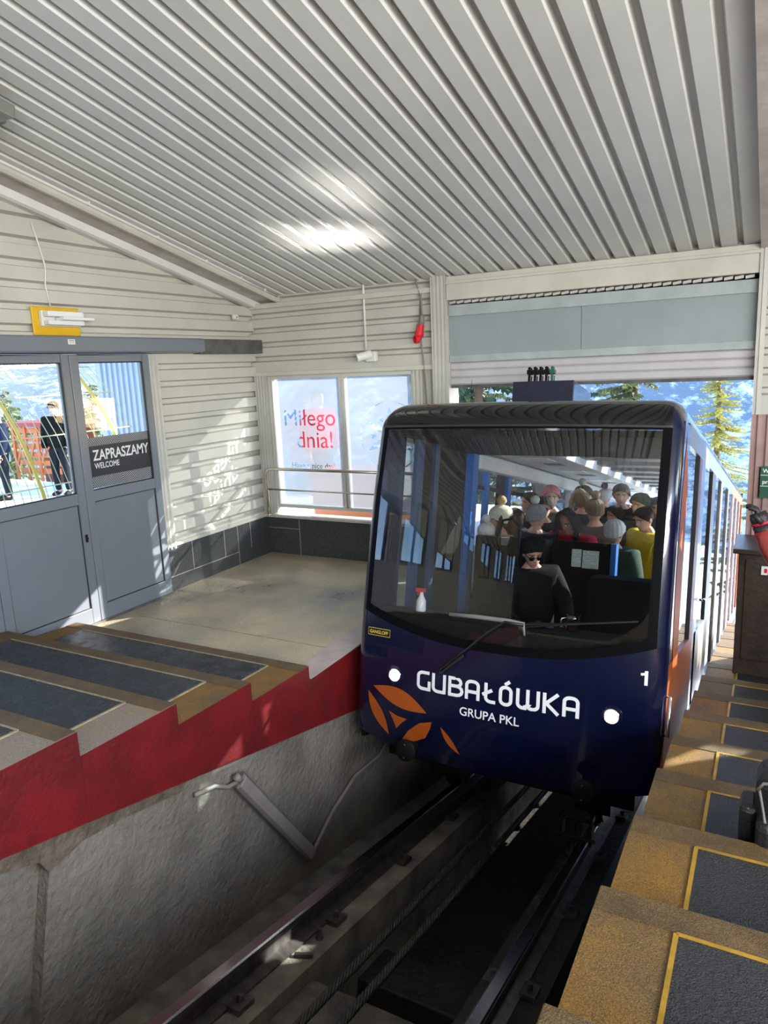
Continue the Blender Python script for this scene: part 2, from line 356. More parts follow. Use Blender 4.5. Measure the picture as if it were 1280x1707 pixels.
def arc(cx, cy, r, a0, a1, n=6):
    return [(cx + r*math.cos(math.radians(a0+(a1-a0)*i/n)), cy + r*math.sin(math.radians(a0+(a1-a0)*i/n))) for i in range(n+1)]
def stroke(mb, pts, w, fn):
    """flat monoline stroke of width w along 2D pts; fn(x, y) -> 3D"""
    q_ = [pts[0]]
    for p in pts[1:]:
        if abs(p[0]-q_[-1][0]) + abs(p[1]-q_[-1][1]) > 1e-4: q_.append(p)
    pts = q_; n = len(pts); L = []; R = []
    for i in range(n):
        p = Vector((*pts[i], 0)); a = Vector((*pts[max(i-1, 0)], 0)); b = Vector((*pts[min(i+1, n-1)], 0))
        d1 = (p-a).normalized() if i > 0 else (b-p).normalized(); d2 = (b-p).normalized() if i < n-1 else d1
        t = (d1+d2).normalized(); nn = Vector((-t.y, t.x, 0)); k = max(0.45, abs(nn.dot(Vector((-d1.y, d1.x, 0)))))
        L.append(p + nn*(w/2/k)); R.append(p - nn*(w/2/k))
    vs = [fn(v.x, v.y) for v in L] + [fn(v.x, v.y) for v in R]
    mb.add(vs, [(i, i+1, n+i+1, n+i) for i in range(n-1)])
def rib(a0, a1, pitch, phase, gw, sl, dep, back):
    """closed section of a trapezoidal sheet: points (a, d); d = 0 front face, +dep at the bottom of a groove"""
    pts = [(a0, 0)]; k = math.ceil((a0 - phase)/pitch - 1)
    while True:
        c = phase + k*pitch; k += 1
        if c - gw/2 - sl <= a0: continue
        if c + gw/2 + sl >= a1: break
        pts += [(c-gw/2-sl, 0), (c-gw/2, dep), (c+gw/2, dep), (c+gw/2+sl, 0)]
    pts += [(a1, 0), (a1, back), (a0, back)]
    return pts
def sheet(mb, a0, a1, pitch, phase, gw, sl, dep, fn, d0, d1):
    """ribbed sheet built as quads: fn(a, d, t) -> 3D"""
    pts = rib(a0, a1, pitch, phase, gw, sl, dep, dep+0.012)
    n = len(pts); top = pts[:-2]
    vs = [fn(a, d, d0) for a, d in top] + [fn(a, d, d1) for a, d in top]; m = len(top)
    mb.add(vs, [(i, i+1, m+i+1, m+i) for i in range(m-1)])
    vs = [fn(a0, dep+0.012, d0), fn(a1, dep+0.012, d0), fn(a0, dep+0.012, d1), fn(a1, dep+0.012, d1)]
    mb.add(vs, [(0, 1, 3, 2)])
    return mb

# ================================================================== THE SETTING
NC = 2.03                                      # ceiling face, along the slope normal
def ceil_z(y): return EYE + (NC - y*math.sin(A))/math.cos(A)
PIT = 0.1461
mb = MB(); sheet(mb, -4.42, -0.12, PIT, -0.286, 0.026, 0.013, 0.042, lambda a, d, t: SL(a, t, NC+d), -8.2, 5.66)
setting(mb.build('ceiling', M['ceil']))
mb = MB(); sheet(mb, 0.10, 3.2, PIT, 0.2, 0.026, 0.013, 0.042, lambda a, d, t: SL(a, t, NC+d), -8.2, 5.66)
setting(mb.build('ceiling_right', M['ceil']))
# roof beam over the left wall
b = thing('trim_1', None, None, SL(-4.5, 1.0, 1.95), kind='structure')
def bp(poly, m, name):
    mb = MB(); mb.prism(poly, lambda a, n, t: SL(a, t, n), -8, 5.66); o = mb.build(name, m, b)
bp([(-4.32, 2.085), (-4.32, 1.985), (-4.335, 1.97), (-4.36, 1.97), (-4.36, 2.085)], M['cream'], 'beam_face')
bp([(-4.36, 2.01), (-4.362, 1.985), (-4.56, 1.985), (-4.56, 2.01)], M['beamrust'], 'beam_soffit')
bp([(-4.56, 2.0), (-4.575, 1.935), (-4.60, 1.925), (-4.66, 1.925), (-4.66, 2.0)], M['ceil'], 'beam_flange')
# beam at the right edge of the ceiling
mb = MB(); mb.prism([(-0.155, 2.035), (-0.155, 1.985), (0.12, 1.985), (0.12, 2.035)], lambda a, n, t: SL(a, t, n), -8, 5.64)
setting(mb.build('trim_2', M['beamrust']))

# --- left wall: horizontally ribbed sheet
wl = thing('wall_left', None, None, (-4.72, 5.0, 0), kind='structure')
mb = MB()
y = -8.0
while y < 5.95:
    y1 = min(y+0.62, 5.95)
    z0 = 2.06 if y > 2.0 else max(2.06, EYE + (0.75 - (y+0.3)*math.sin(A))/math.cos(A))
    sheet(mb, z0, min(ceil_z(y)+0.1, ceil_z(y1)+0.16), 0.148, 1.66, 0.034, 0.013, 0.055, lambda a, d, t: Vector((-4.66-d, t, a)), y, y1)
    y = y1
sheet(mb, 0.425, 2.06, 0.148, 1.662, 0.034, 0.013, 0.055, lambda a, d, t: Vector((-4.66-d, t, a)), 4.56, 5.95)
mb.box((-4.76, 4.56, 0.0), (-4.71, 6.1, 2.06)); mb.box((-4.80, -8, 2.20), (-4.71, 6.1, 2.9)); mb.box((-4.70, 5.945, 0.4), (-4.52, 6.1, 1.9))
mb.build('ribbed_sheet', M['sheet'], wl)
# lower band and upper band of the left wall beside the upper steps, parallel to the track
mb = MB()
mb.prism([(-8.0, -1.6), (1.98, -1.6), (1.98, -0.25), (-8.0, -0.25)], lambda s, n, t: SL(t, s, n), -4.78, -4.66)
mb.build('parapet', M['sheet'], wl)
mb = MB(); mb.box((-4.645, 5.0, 0.405), (-4.665, 5.93, 0.43)); mb.box((-4.645, 4.45, 0.36), (-4.665, 5.0, 0.385), lambda v: Vector((v.x, v.y, v.z+0.02)))
mb = MB(); mb.box((-4.67, 4.44, 0.395), (-4.635, 5.93, 0.425)); mb.build('ledge', M['cream'], wl)
mb = MB(); mb.box((-4.72, 4.44, 0.0), (-4.64, 5.93, 0.397)); mb.build('granite_base', M['granite'], wl)
mb = MB()
for yy, za, zb in ((4.78, .13, .395), (5.22, .13, .395), (5.42, 0, .395), (5.62, .13, .395)): mb.box((-4.6405, yy, za), (-4.6385, yy+.006, zb))
mb.box((-4.6405, 4.44, .125), (-4.6385, 5.42, .131)); mb.build('grout_line', M['grout'], wl)

def vent_windows(prefix_n, xf, inward):
    """windows between ribbed pillars along the upper steps, following the slope"""
    n = prefix_n
    s = -7.6
    while s < 1.4:
        w = thing('window_%d' % n, None, None, SL(xf, s+0.5, -0.25), kind='structure'); n += 1
        mb = MB()
        for (s0, s1, n0, n1) in ((s, s+1.0, -0.25, -0.20), (s, s+1.0, 0.70, 0.75), (s, s+.05, -.2, .7), (s+.95, s+1.0, -.2, .7), (s+.48, s+.51, -.2, .7)):
            mb.prism([(s0, n0), (s1, n0), (s1, n1), (s0, n1)], lambda a, c, t: SL(t, a, c), xf-0.03, xf+0.03)
        mb.build('window_frame', M['doorgrey'], w)
        mb = MB(); mb.prism([(s+.05, -.2), (s+.95, -.2), (s+.95, .7), (s+.05, .7)], lambda a, c, t: SL(t, a, c), xf-0.004, xf+0.004)
        mb.build('pane', M['glass'], w)
        s += 1.0
        mb = MB(); sheet(mb, s, s+0.5, 0.075, s+0.04, 0.018, 0.010, 0.025, lambda a, d, t: SL(xf + inward*(0.04-d), a, t), -0.25, 0.75)
        mb.prism([(s, -.25), (s+.5, -.25), (s+.5, .75), (s, .75)], lambda a, c, t: SL(t, a, c), xf-0.06*inward, xf-0.02*inward)
        setting(mb.build('trim_%d' % (n+20), M['trim']))
        s += 0.5
    return n
nw = vent_windows(3, -4.72, 1)

# --- back wall
wb = thing('wall_back', None, None, (-3.6, 6.0, 0), kind='structure')
mb = MB()
sheet(mb, 1.86, 2.66, 0.1385, 2.002, 0.032, 0.014, 0.05, lambda a, d, t: Vector((t, 5.93+d, a)), -4.70, -2.655)
mb.box((-4.75, 5.99, 1.86), (-2.62, 6.10, 2.75))
mb.build('ribbed_sheet', M['sheet'], wb)
mb = MB(); sheet(mb, -2.90, -2.655, 0.042, -2.88, 0.012, 0.008, 0.018, lambda a, d, t: Vector((a, 5.935+d, t)), 0.0, 1.86); mb.box((-2.89, 5.97, -0.4), (-2.6, 6.08, 1.86)); mb.build('ribbed_jamb', M['sheet'], wb)
mb = MB(); mb.box((-4.72, 5.94, -0.3), (-2.60, 6.10, 0.40)); mb.build('granite_base', M['granite'], wb)
mb = MB()
for xx, za, zb in ((-4.26, 0, .40), (-3.42, 0, .40)): mb.box((xx, 5.9385, za), (xx+.006, 5.941, zb))
mb.box((-4.72, 5.9385, .27), (-4.26, 5.941, .275)); mb.build('grout_line', M['grout'], wb)
mb = MB(); mb.box((-4.70, 5.86, 0.40), (-2.66, 6.02, 0.43)); mb.build('window_sill', M['sill'], wb, bevel=0.006)
mb = MB(); mb.box((-4.70, 5.90, 1.835), (-2.66, 5.99, 1.875)); mb.build('lintel', M['cream'], wb, bevel=0.004)
mb = MB(); sheet(mb, -4.665, -4.525, 0.034, -4.65, 0.010, 0.006, 0.014, lambda a, d, t: Vector((a, 5.905+d, t)), 0.43, 1.84)
setting(mb.build('trim_3', M['trim']))
mb = MB(); sheet(mb, 4.445, 4.585, 0.045, 4.46, 0.014, 0.008, 0.018, lambda a, d, t: Vector((-4.63-d, a, t)), 0.375, 2.06)
setting(mb.build('trim_4', M['trim']))
# pillar left of the car opening
mb = MB(); sheet(mb, -2.672, -2.53, 0.036, -2.66, 0.011, 0.006, 0.014, lambda a, d, t: Vector((a, 5.87+d, t)), -2.6, 2.66)
mb.box((-2.67, 5.895, -2.6), (-2.535, 6.12, 2.7)); setting(mb.build('trim_5', M['trim']))
# right of the opening
mb = MB(); sheet(mb, -0.155, 0.28, 0.060, -0.13, 0.016, 0.010, 0.020, lambda a, d, t: Vector((a, 5.86+d, t)), -1.6, 1.42)
mb.box((-0.15, 5.9, -2.6), (0.28, 6.1, 1.42)); setting(mb.build('trim_6', M['pinkrib']))
mb = MB(); sheet(mb, -0.155, -0.10, 0.030, -0.14, 0.008, 0.006, 0.012, lambda a, d, t: Vector((a, 5.865+d, t)), 1.42, 2.60); setting(mb.build('trim_7', M['trim']))
wr = thing('wall_right', None, None, (1.5, 6.0, 0), kind='structure')
mb = MB(); sheet(mb, 1.42, 2.62, 0.1385, 2.002, 0.032, 0.014, 0.05, lambda a, d, t: Vector((t, 5.88+d, a)), -0.10, 0.28); mb.box((-0.12, 5.945, 1.42), (0.28, 6.1, 2.7)); mb.box((0.27, 5.945, 1.97), (0.43, 6.1, 2.7))
mb.box((0.42, 5.9, 1.97), (3.2, 6.1, 2.75)); mb.box((0.28, 5.9, -1.6), (3.2, 6.1, 0.47)); mb.box((2.92, 5.9, 0.47), (3.2, 6.1, 1.97)); mb.box((3.08, -8, -1.6), (3.2, 6.1, 1.2))
mb.build('ribbed_sheet', M['sheet'], wr)
mb = MB(); mb.prism([(-8, 0.2), (5.7, 0.2), (5.7, -0.3), (-8, -0.3)], lambda s, n, t: SL(t, s, n), 3.02, 3.2)
mb.prism([(-8, 2.1), (5.7, 2.1), (5.7, 1.0), (-8, 1.0)], lambda s, n, t: SL(t, s, n), 3.02, 3.2); mb.build('side_band', M['sheet'], wr)

# --- lintel, blank panels and shutter above the car opening
X0, X1 = -2.532, -0.152
mb = MB(); mb.box((X0, 5.88, 2.405), (X1, 6.05, 2.60)); mb.box((X0, 5.865, 2.535), (X1, 5.90, 2.56)); mb.box((-2.68, 5.96, 2.56), (0.4, 6.15, 2.95)); mb.box((-4.8, 6.0, 2.5), (-2.6, 6.15, 2.95)); setting(mb.build('trim_8', M['cream'], bevel=0.005))
mb = MB(); mb.box((-2.62, 6.05, 1.667), (0.1, 6.24, 2.6)); setting(mb.build('trim_12', M['cream']))  # unseen overhang, added to cut the sun patch on the door
fp = thing('trim_9', None, None, (-1.34, 5.95, 1.88), kind='structure')
mb = MB()
k = 0; xx = X0+0.01
while xx < X1-0.07:
    mb.box((xx, 5.93, 2.375), (xx+0.058, 5.99, 2.395), lambda v: Vector((v.x, v.y, v.z + (v.x-xx)*0.12))); xx += 0.069
mb.build('sheet_end_strip', M['trim'], fp)
mb = MB(); mb.box((X0, 5.99, 2.36), (X1, 6.05, 2.42)); mb.build('dark_gap', M['black'], fp)
mb = MB(); mb.box((X0, 5.925, 2.275), (X1, 6.04, 2.368)); mb.box((X0, 5.925, 1.885), (X1, 6.04, 1.945)); mb.build('panel_rail', M['pale grey2'], fp, bevel=0.004)
for xa, xb in ((X0, -1.402), (-1.398, X1)):
    mb = MB(); mb.box((xa, 5.945, 1.945), (xb, 6.03, 2.275)); mb.build('blank_panel', M['pale grey'], fp)
sh = thing('roller_shutter', 'lilac white roller shutter pulled up above the car opening', 'shutter', (-1.34, 5.99, 1.665))
for k in range(3):
    mb = MB(); z = 1.690 + 0.065*k
    mb.prism([(5.965, z), (5.955, z+0.012), (5.955, z+0.052), (5.965, z+0.063), (5.99, z+0.063), (5.99, z)], lambda a, c, t: Vector((t, a, c)), X0, X1)
    mb.build('slat', M['slat'], sh)
mb = MB(); mb.box((X0, 5.95, 1.665), (X1, 5.995, 1.690)); mb.build('bottom_bar', M['darksteel'], sh)

# --- windows with frosted film
def logo_shapes(cx, cz, R):
    """petal ornament: list of closed 2D outlines"""
    out = []
    def petal(p, q, bulge, bulge2=None):
        p, q = Vector(p), Vector(q); d = q-p; nrm = Vector((-d.y, d.x)); o = []
        for i in range(9):
            t = i/8; o.append(p + d*t + nrm*bulge*math.sin(PI*t))
        for i in range(1, 8):
            t = 1-i/8; o.append(p + d*t - nrm*(bulge2 if bulge2 is not None else bulge)*math.sin(PI*t))
        out.append([(v.x, v.y) for v in o])
    for k in range(6):
        a0 = math.radians(30+60*k); a1 = math.radians(30+60*(k+1)); e = 0.10
        petal((cx+R*math.cos(a0+e), cz+R*math.sin(a0+e)), (cx+R*math.cos(a1-e), cz+R*math.sin(a1-e)), -0.12, -0.13*-0.55)
        petal((cx+R*0.16*math.cos(a0), cz+R*0.16*math.sin(a0)), (cx+R*0.84*math.cos(a0), cz+R*0.84*math.sin(a0)), 0.14)
        am = (a0+a1)/2; c = Vector((cx+R*0.56*math.cos(am), cz+R*0.56*math.sin(am)))
        out.append([(c.x+R*.11*math.cos(am+PI+j*2*PI/3), c.y+R*.11*math.sin(am+PI+j*2*PI/3)) for j in range(3)])
    return out
def text_splines(body, size, cx, cz, bold=0.0):
    cu = bpy.data.curves.new('t', 'FONT'); cu.body = body; cu.size = size; cu.align_x = 'CENTER'; cu.offset = bold
    o = bpy.data.objects.new('t', cu); C.objects.link(o); d = bpy.context.evaluated_depsgraph_get()
    c2 = o.evaluated_get(d).to_curve(d); out = []
    for sp in c2.splines:
        if sp.type == 'BEZIER':
            P = sp.bezier_points; n = len(P); pts = []
            for i in range(n):
                a, b = P[i], P[(i+1) % n]
                for j in range(5):
                    t = j/5; m_ = 1-t
                    v = a.co*m_**3 + a.handle_right*3*m_*m_*t + b.handle_left*3*m_*t*t + b.co*t**3
                    pts.append((v.x+cx, v.y+cz))
            out.append(pts)
        else: out.append([(p.co.x+cx, p.co.y+cz) for p in sp.points])
    o.evaluated_get(d).to_curve_clear(); bpy.data.objects.remove(o)
    return out
def film(name, rect, holes, y, parent, m='frost'):
    x0, z0, x1, z1 = rect
    cu = bpy.data.curves.new(name, 'CURVE'); cu.dimensions = '2D'; cu.fill_mode = 'BOTH'
    for pts in [[(x0, z0), (x1, z0), (x1, z1), (x0, z1)]] + holes:
        sp = cu.splines.new('POLY'); sp.points.add(len(pts)-1); sp.use_cyclic_u = True
        for p, q in zip(sp.points, pts): p.co = (q[0], q[1], 0, 1)
    o = bpy.data.objects.new('t', cu); C.objects.link(o); d = bpy.context.evaluated_depsgraph_get(); ev = o.evaluated_get(d); me = ev.to_mesh()
    mb = MB(); mb.add([Vector((v.co.x, y, v.co.y)) for v in me.vertices], [tuple(p.vertices) for p in me.polygons])
    ev.to_mesh_clear(); bpy.data.objects.remove(o)
    return mb.build(name, M[m], parent)
def window(name, x0, x1, z0, z1, holes, y=5.99, fm='frost'):
    w = thing(name, None, None, ((x0+x1)/2, y, z0), kind='structure')
    mb = MB(); t = 0.035
    for lo, hi in (((x0, z0), (x1, z0+t)), ((x0, z1-t), (x1, z1)), ((x0, z0+t), (x0+t, z1-t)), ((x1-t, z0+t), (x1, z1-t))):
        mb.box((lo[0], y-0.03, lo[1]), (hi[0], y+0.03, hi[1]))
    mb.build('window_frame', M['trim'], w, bevel=0.004)
    mb = MB(); mb.box((x0+t, y-0.003, z0+t), (x1-t, y+0.003, z1-t)); mb.build('pane', M['glass'], w)
    film('window_film', (x0+t, z0+t, x1-t, z1-t), holes, y-0.006, w, fm)
    return w
hol = text_splines('Miłego', 0.235, -4.085, 1.335, .006) + text_splines('dnia!', 0.235, -4.03, 1.115, .006) + text_splines('Have a nice day!', 0.080, -4.065, 0.905, .0012)
window('window_1', -4.525, -3.675, 0.49, 1.835, hol)
window('window_2', -3.675, -2.895, 0.49, 1.835, [h for h in logo_shapes(-3.175, 1.235, 0.325)])
# its twin right of the opening, mostly out of the frame, with holes added to its film to shape the sun patches
def leaf(cx, cz, l, w_, ang):
    c_, s_ = math.cos(ang), math.sin(ang); o = []
    for i in range(10):
        t = i/9; o.append((l*(t-.5), w_*math.sin(PI*t)))
    for i in range(1, 9):
        t = 1-i/9; o.append((l*(t-.5), -w_*math.sin(PI*t)))
    return [(cx+a*c_-b_*s_, cz+a*s_+b_*c_) for a, b_ in o]
sun_patch_holes = [[(1.717, 1.376), (1.397, 1.16), (1.494, 1.076), (1.725, 1.258), (1.673, 1.295)], [(1.32, 1.184), (1.062, 0.986), (1.092, 0.937), (1.316, 1.14)],
      [(1.011, 0.835), (0.821, 0.671), (0.846, 0.664), (1.018, 0.802)], [(1.808, 1.885), (1.674, 1.888), (1.649, 1.843), (1.748, 1.789)],
      [(2.075, 1.4), (1.979, 1.256), (2.121, 1.382)], [(0.962, 1.85), (0.81, 1.675), (0.848, 1.635), (0.944, 1.67)], [(1.179, 1.74), (1.066, 1.756), (1.074, 1.618)],
      [(0.799, 1.743), (0.6, 1.713), (0.61, 1.594)], [(0.421, 1.679), (0.335, 1.62), (0.335, 1.52), (0.41, 1.503)],
      [(1.80, 1.235), (1.765, 1.10), (1.830, 1.10), (1.845, 1.235)], [(2.377, 1.669), (2.328, 1.64), (2.267, 1.515), (2.426, 1.509), (2.444, 1.537), (2.39, 1.60)]]
window('window_%d' % nw, 0.29, 2.91, 0.48, 1.97, sun_patch_holes, fm='sign')

# --- landing, track pit, ground floor of the upper end
NE = -0.973                                    # the step edges, along the slope normal
XL, XR = -2.44, -0.348
fl = thing('floor', None, None, (-3.6, 4.7, -0.3), kind='structure')
mb = MB(); mb.box((-4.72, 3.395, -0.32), (XL-0.012, 5.95, 0.0)); mb.build('screed', M['landing'], fl)
mb = MB(); mb.box((-2.63, 3.42, 0.0), (XL-0.002, 5.95, 0.005)); mb.build('kerb_strip', M['pinkedge'], fl)
mb = MB(); mb.box((-4.66, 3.885, 0.0), (-2.63, 3.895, 0.002)); mb.build('joint_line', M['line'], fl)
mb = MB(); mb.box((-4.72, -8.2, 0.98), (XL-0.012, -0.96, 1.09)); mb.box((XR+0.002, -8.2, 0.98), (3.05, -0.96, 1.09)); mb.box((-2.47, -8.2, 0.9), (XR+.01, -2.2, 1.085))
setting(mb.build('floor_upper', M['landing']))
mb = MB()
mb.prism([(1.95, -1.375), (7.2, -1.375), (7.2, -2.65), (1.95, -2.65)], lambda s, n, t: SL(t, s, n), -2.52, -2.452)
mb.prism([(-2.0, -1.375), (1.95, -1.375), (1.95, -2.65), (-2.0, -2.65)], lambda s, n, t: SL(t, s, n), -2.60, -2.515)
setting(mb.build('wall_pit_left', M['plaster']))
mb = MB(); mb.prism([(1.68, -1.376), (2.72, -1.376), (2.66, -1.425), (2.3, -1.43), (2.1, -1.45), (1.95, -1.52), (1.9, -1.46), (1.68, -1.43)], lambda s, n, t: SL(t, s, n), -2.5, -2.448); setting(mb.build('trim_10', M['brownconc']))
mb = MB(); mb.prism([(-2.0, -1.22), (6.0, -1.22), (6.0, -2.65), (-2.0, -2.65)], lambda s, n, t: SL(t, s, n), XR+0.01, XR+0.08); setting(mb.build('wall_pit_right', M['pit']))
mb = MB(); mb.box((-2.52, -2.2, -1.6), (-0.3, -2.0, 1.0)); setting(mb.build('wall_pit_end', M['plaster']))
mb = MB(); mb.box((-4.85, -8.3, -1.6), (3.25, -8.15, 6.2)); setting(mb.build('wall_rear', M['cabinet']))
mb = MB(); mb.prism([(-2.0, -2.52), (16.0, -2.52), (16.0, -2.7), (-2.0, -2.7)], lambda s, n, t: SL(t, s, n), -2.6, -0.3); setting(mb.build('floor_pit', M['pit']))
def strip(name, m, x0, x1, n0, n1, s0=-2.0, s1=16.0, label=None, cat=None, skew=0):
    mb = MB(); mb.prism([(x0, n0), (x1, n0), (x1, n1), (x0, n1)], lambda a, n, t: SL(a, t, n), s0, s1)
    o = mb.build(name, m); return tag(o, label, cat) if label else setting(o)
strip('trim_11', M['stringer'], -2.455, -1.98, -2.52, -2.34)
strip('rail_stringer', M['stringer'], -1.98, -1.72, -2.52, -2.075, label='concrete stringer carrying the left running rail', cat='stringer')
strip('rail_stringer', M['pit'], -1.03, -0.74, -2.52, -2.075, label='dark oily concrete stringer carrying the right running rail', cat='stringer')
mb = MB(); mb.prism([(0.2, -2.14), (2.80, -2.14), (2.84, -2.19), (2.80, -2.52), (0.2, -2.52)], lambda s, n, t: SL(t, s, n), -1.72, -1.03)
tag(mb.build('concrete_slab', M['slab'], bevel=0.01), 'dirty broken concrete slab between the rails at the near end of the pit', 'slab')
mb = MB(); mb.prism([(3.25, -2.38), (3.55, -2.38), (3.55, -2.52), (3.25, -2.52)], lambda s, n, t: SL(t, s, n), -1.72, -1.03); tag(mb.build('cross_tie', M['pit'], bevel=0.01), 'dark cross tie between the rails just beyond the concrete slab', 'tie')
mb = MB(); mb.obox(SL(-1.62, 2.35, -2.125), (0.8, .5, -.1), (-.5, .8, -.2), NV, 0.07, 0.03, 0.015); tag(mb.build('wood_offcut', M['brownconc'], bevel=0.003), 'small brown wooden offcut lying on the concrete slab', 'wood')
mb = MB(); mb.obox(SL(-1.78, 2.82, -2.065), (0.9, .4, 0), (-.4, .9, -.2), NV, 0.045, 0.010, 0.008); tag(mb.build('iron_bar', M['rail']), 'short rusty iron bar on the left concrete stringer', 'bar')
mb = MB(); mb.lathe([(0.02, 0), (0.02, 0.02), (0.012, 0.02), (0.012, 0.05)], SL(-1.80, 2.98, -2.075), NV, 6); tag(mb.build('loose_bolt', M['rail']), 'loose bolt on the left concrete stringer beside the rail', 'bolt')

def rail_profile(xc): return [(xc-.06, -2.072), (xc+.06, -2.072), (xc+.06, -2.062), (xc+.012, -2.045), (xc+.010, -1.985), (xc+.033, -1.972), (xc+.033, -1.945), (xc-.033, -1.945), (xc-.033, -1.972), (xc-.010, -1.985), (xc-.012, -2.045), (xc-.06, -2.062)]
for xc, lab in ((-1.895, 'left running rail with bright worn head, beside the grey plaster wall'), (-0.895, 'right running rail with bright worn head, beside the yellow steps')):
    r = thing('rail', lab, 'rail', SL(xc, 3, -2.07), 'running rails of the track')
    mb = MB(); mb.prism(rail_profile(xc), lambda a, n, t: SL(a, t, n), -2.0, 16.0); mb.build('rail_web', M['rail'], r)
    mb = MB(); mb.prism([(xc-.030, -1.945), (xc+.030, -1.945), (xc+.024, -1.938), (xc-.024, -1.938)], lambda a, n, t: SL(a, t, n), -2.0, 16.0); mb.build('rail_head', M['railtop'], r)
    for k in range(9):
        for sg in (-1, 1):
            mb = MB(); c = SL(xc+sg*0.085, 0.9+0.75*k, -2.062); mb.obox(c, (1, 0, 0), SV, NV, 0.035, 0.05, 0.012); mb.lathe([(0.014, 0.012), (0.014, 0.04)], c, NV, 6); mb.build('rail_clip', M['rail'], r)
for xc, lab in ((-1.462, 'left haulage wire rope with patches of worn white paint'), (-1.330, 'right haulage wire rope, dark twisted steel')):
    mb = MB()
    for st in range(6):
        pts = []
        for i in range(0, 640):
            s = -1.5 + i*0.0125; a = 2*PI*(s/0.17 + st/6)
            pts.append(SL(xc + 0.0115*math.cos(a), s, -1.955 + 0.0115*math.sin(a)))
        mb.tube(pts, 0.0085, 5)
    o = mb.build('wire_rope', M['cable'], smooth=True); tag(o, lab, 'cable', 'haulage ropes between the rails')

# --- staircases
TL, RS = 0.545, 0.1245
def yk(k): return 3.395 - TL*k
def zk(k): return 0.096 + RS*k
def staircase(name, label, x0, x1, bx0, bx1, k0, k1, mats, loc, left):
    st = thing(name, label, 'stairs', loc)
    for k in range(k0, k1):
        yf, yn, z = yk(k), yk(k+1), zk(k); zt = lambda y: z + (yf-y)/TL*0.0165
        mb = MB(); X1_ = x1
        if not left and k <= -6: X1_ = -0.16
        yc = 5.85 if (not left and k == -5) else yf
        mb.prism([(yn-0.02, z-0.25), (yc, z-0.25), (yc, zt(yc)), (yn-0.02, zt(yn-.02))], lambda a, c, t: Vector((t, a, c)), x0, X1_)
        if yc < yf: mb.prism([(yc-.01, z-0.25), (yf, z-0.25), (yf, z), (yc-.01, zt(yc-.01))], lambda a, c, t: Vector((t, a, c)), x0, -.16)
        s = mb.build('step', M[mats(k)], st)
        def slab(xa, xb, ya, yb, h, m, nm):
            mb = MB(); mb.box((xa, ya, 0), (xb, yb, h), lambda v: Vector((v.x, v.y, v.z + zt(v.y)))); return mb.build(nm, m, s)
        if not left and k == -5: X1_ = -0.16
        slab(x0+0.003, X1_-0.003, yf-0.095, yf-0.001, 0.003, M['nosing'], 'nosing_strip')
        if not left and k <= -5: continue
        xa, xb = (bx0, bx1)
        slab(xa, xb, yn+0.004, yf-0.105, 0.004, M['wetasphalt' if left else 'asphalt'], 'tread_inset')
        mb = MB()
        xe = xb if left else xa
        mb.box((xe-0.006, yn+0.004, 0), (xe+0.006, yf-0.1, 0.0055), lambda v: Vector((v.x, v.y, v.z + zt(v.y))))
        mb.box((xa, yf-0.107, 0), (xb, yf-0.095, 0.0055), lambda v: Vector((v.x, v.y, v.z + zt(v.y)))); mb.build('joint_line', M['line'] if left else M['yline'], s)
    return st
staircase('platform_stairs', 'yellow edged dark platform steps on the left, between the grey sliding door and the pit', -4.53, XL, -4.34, -2.67, 0, 8,
          lambda k: 'yellow' if k < 2 else 'tan', (-3.4, 3.395, 0), True)
staircase('platform_stairs', 'yellow edged platform steps on the right, running down beside the blue car', XR, 3.02, -0.145, 2.8, -9, 8,
          lambda k: 'yellow', (1.0, 3.395, -1.2), False)
# red edge beam under the left platform edge
top = [(7.2, 0.0), (3.395, 0.0)]
for k in range(0, 8): top += [(yk(k), zk(k)-0.001), (yk(k+1)+0.001, zk(k)+0.0145)]
pl = []
for y, z in top: pl.append((y, z))
def beam_bot(y): return EYE + (-1.375 - y*math.sin(A))/math.cos(A)
mb = MB()
for i in range(len(top)-1):
    (ya, za), (yb, zb) = top[i], top[i+1]
    if abs(ya-yb) < 0.01: continue
    nn = max(1, int(abs(ya-yb)/0.3))
    for j in range(nn):
        u0, u1 = ya+(yb-ya)*j/nn, ya+(yb-ya)*(j+1)/nn; v0, v1 = za+(zb-za)*j/nn, za+(zb-za)*(j+1)/nn
        mb.prism([(u0, v0), (u1, v1), (u1, beam_bot(u1)), (u0, beam_bot(u0))], lambda a, c, t: Vector((t, a, c)), -2.462, XL+0.004)
o = mb.build('edge_beam', M['red']); tag(o, 'dark red painted concrete beam along the left platform edge', 'beam')

# --- outside: ground, mountains
def gz(x, y):
    sl = EYE + (-2.62 - y*math.sin(A))/math.cos(A)
    tz = -0.10 - max(0, y-9.5)*0.3
    t = min(1, max(0, (x+2.95)/0.35)); g = tz*(1-t) + sl*t
    if x > 2.0 and y > 5: g = sl + min(1.6, (x-2.0)*0.5)
    return g
mb = MB()
xs = [-60, -40, -28, -20, -15, -12, -10, -8.5, -7.5, -6.5, -5.6, -4.9, -4.5, -4, -3.5, -2.95, -2.75, -2.6, -1.4, -.3, .5, 1.2, 2, 3, 4, 5, 8, 12, 20, 30, 45]
ys = [6.12, 6.5, 7, 8, 9, 9.5, 10, 11, 12, 14, 17, 20, 25, 32, 40, 50, 62, 76]
mb.grid([[Vector((x, y, gz(x, y) + (noise.noise(Vector((x*.4, y*.4, 3)))*0.12 if y > 10 or x < -9 else 0))) for x in xs] for y in ys])
xs2 = [x for x in xs if x <= -4.81] + [-4.81]; ys2 = [-14, -6, -2, 0, 2, 4, 5, 6.12]
mb.grid([[Vector((x, y, -0.10 + (noise.noise(Vector((x*.4, y*.4, 3)))*0.12 if x < -9 else 0))) for x in xs2] for y in ys2])
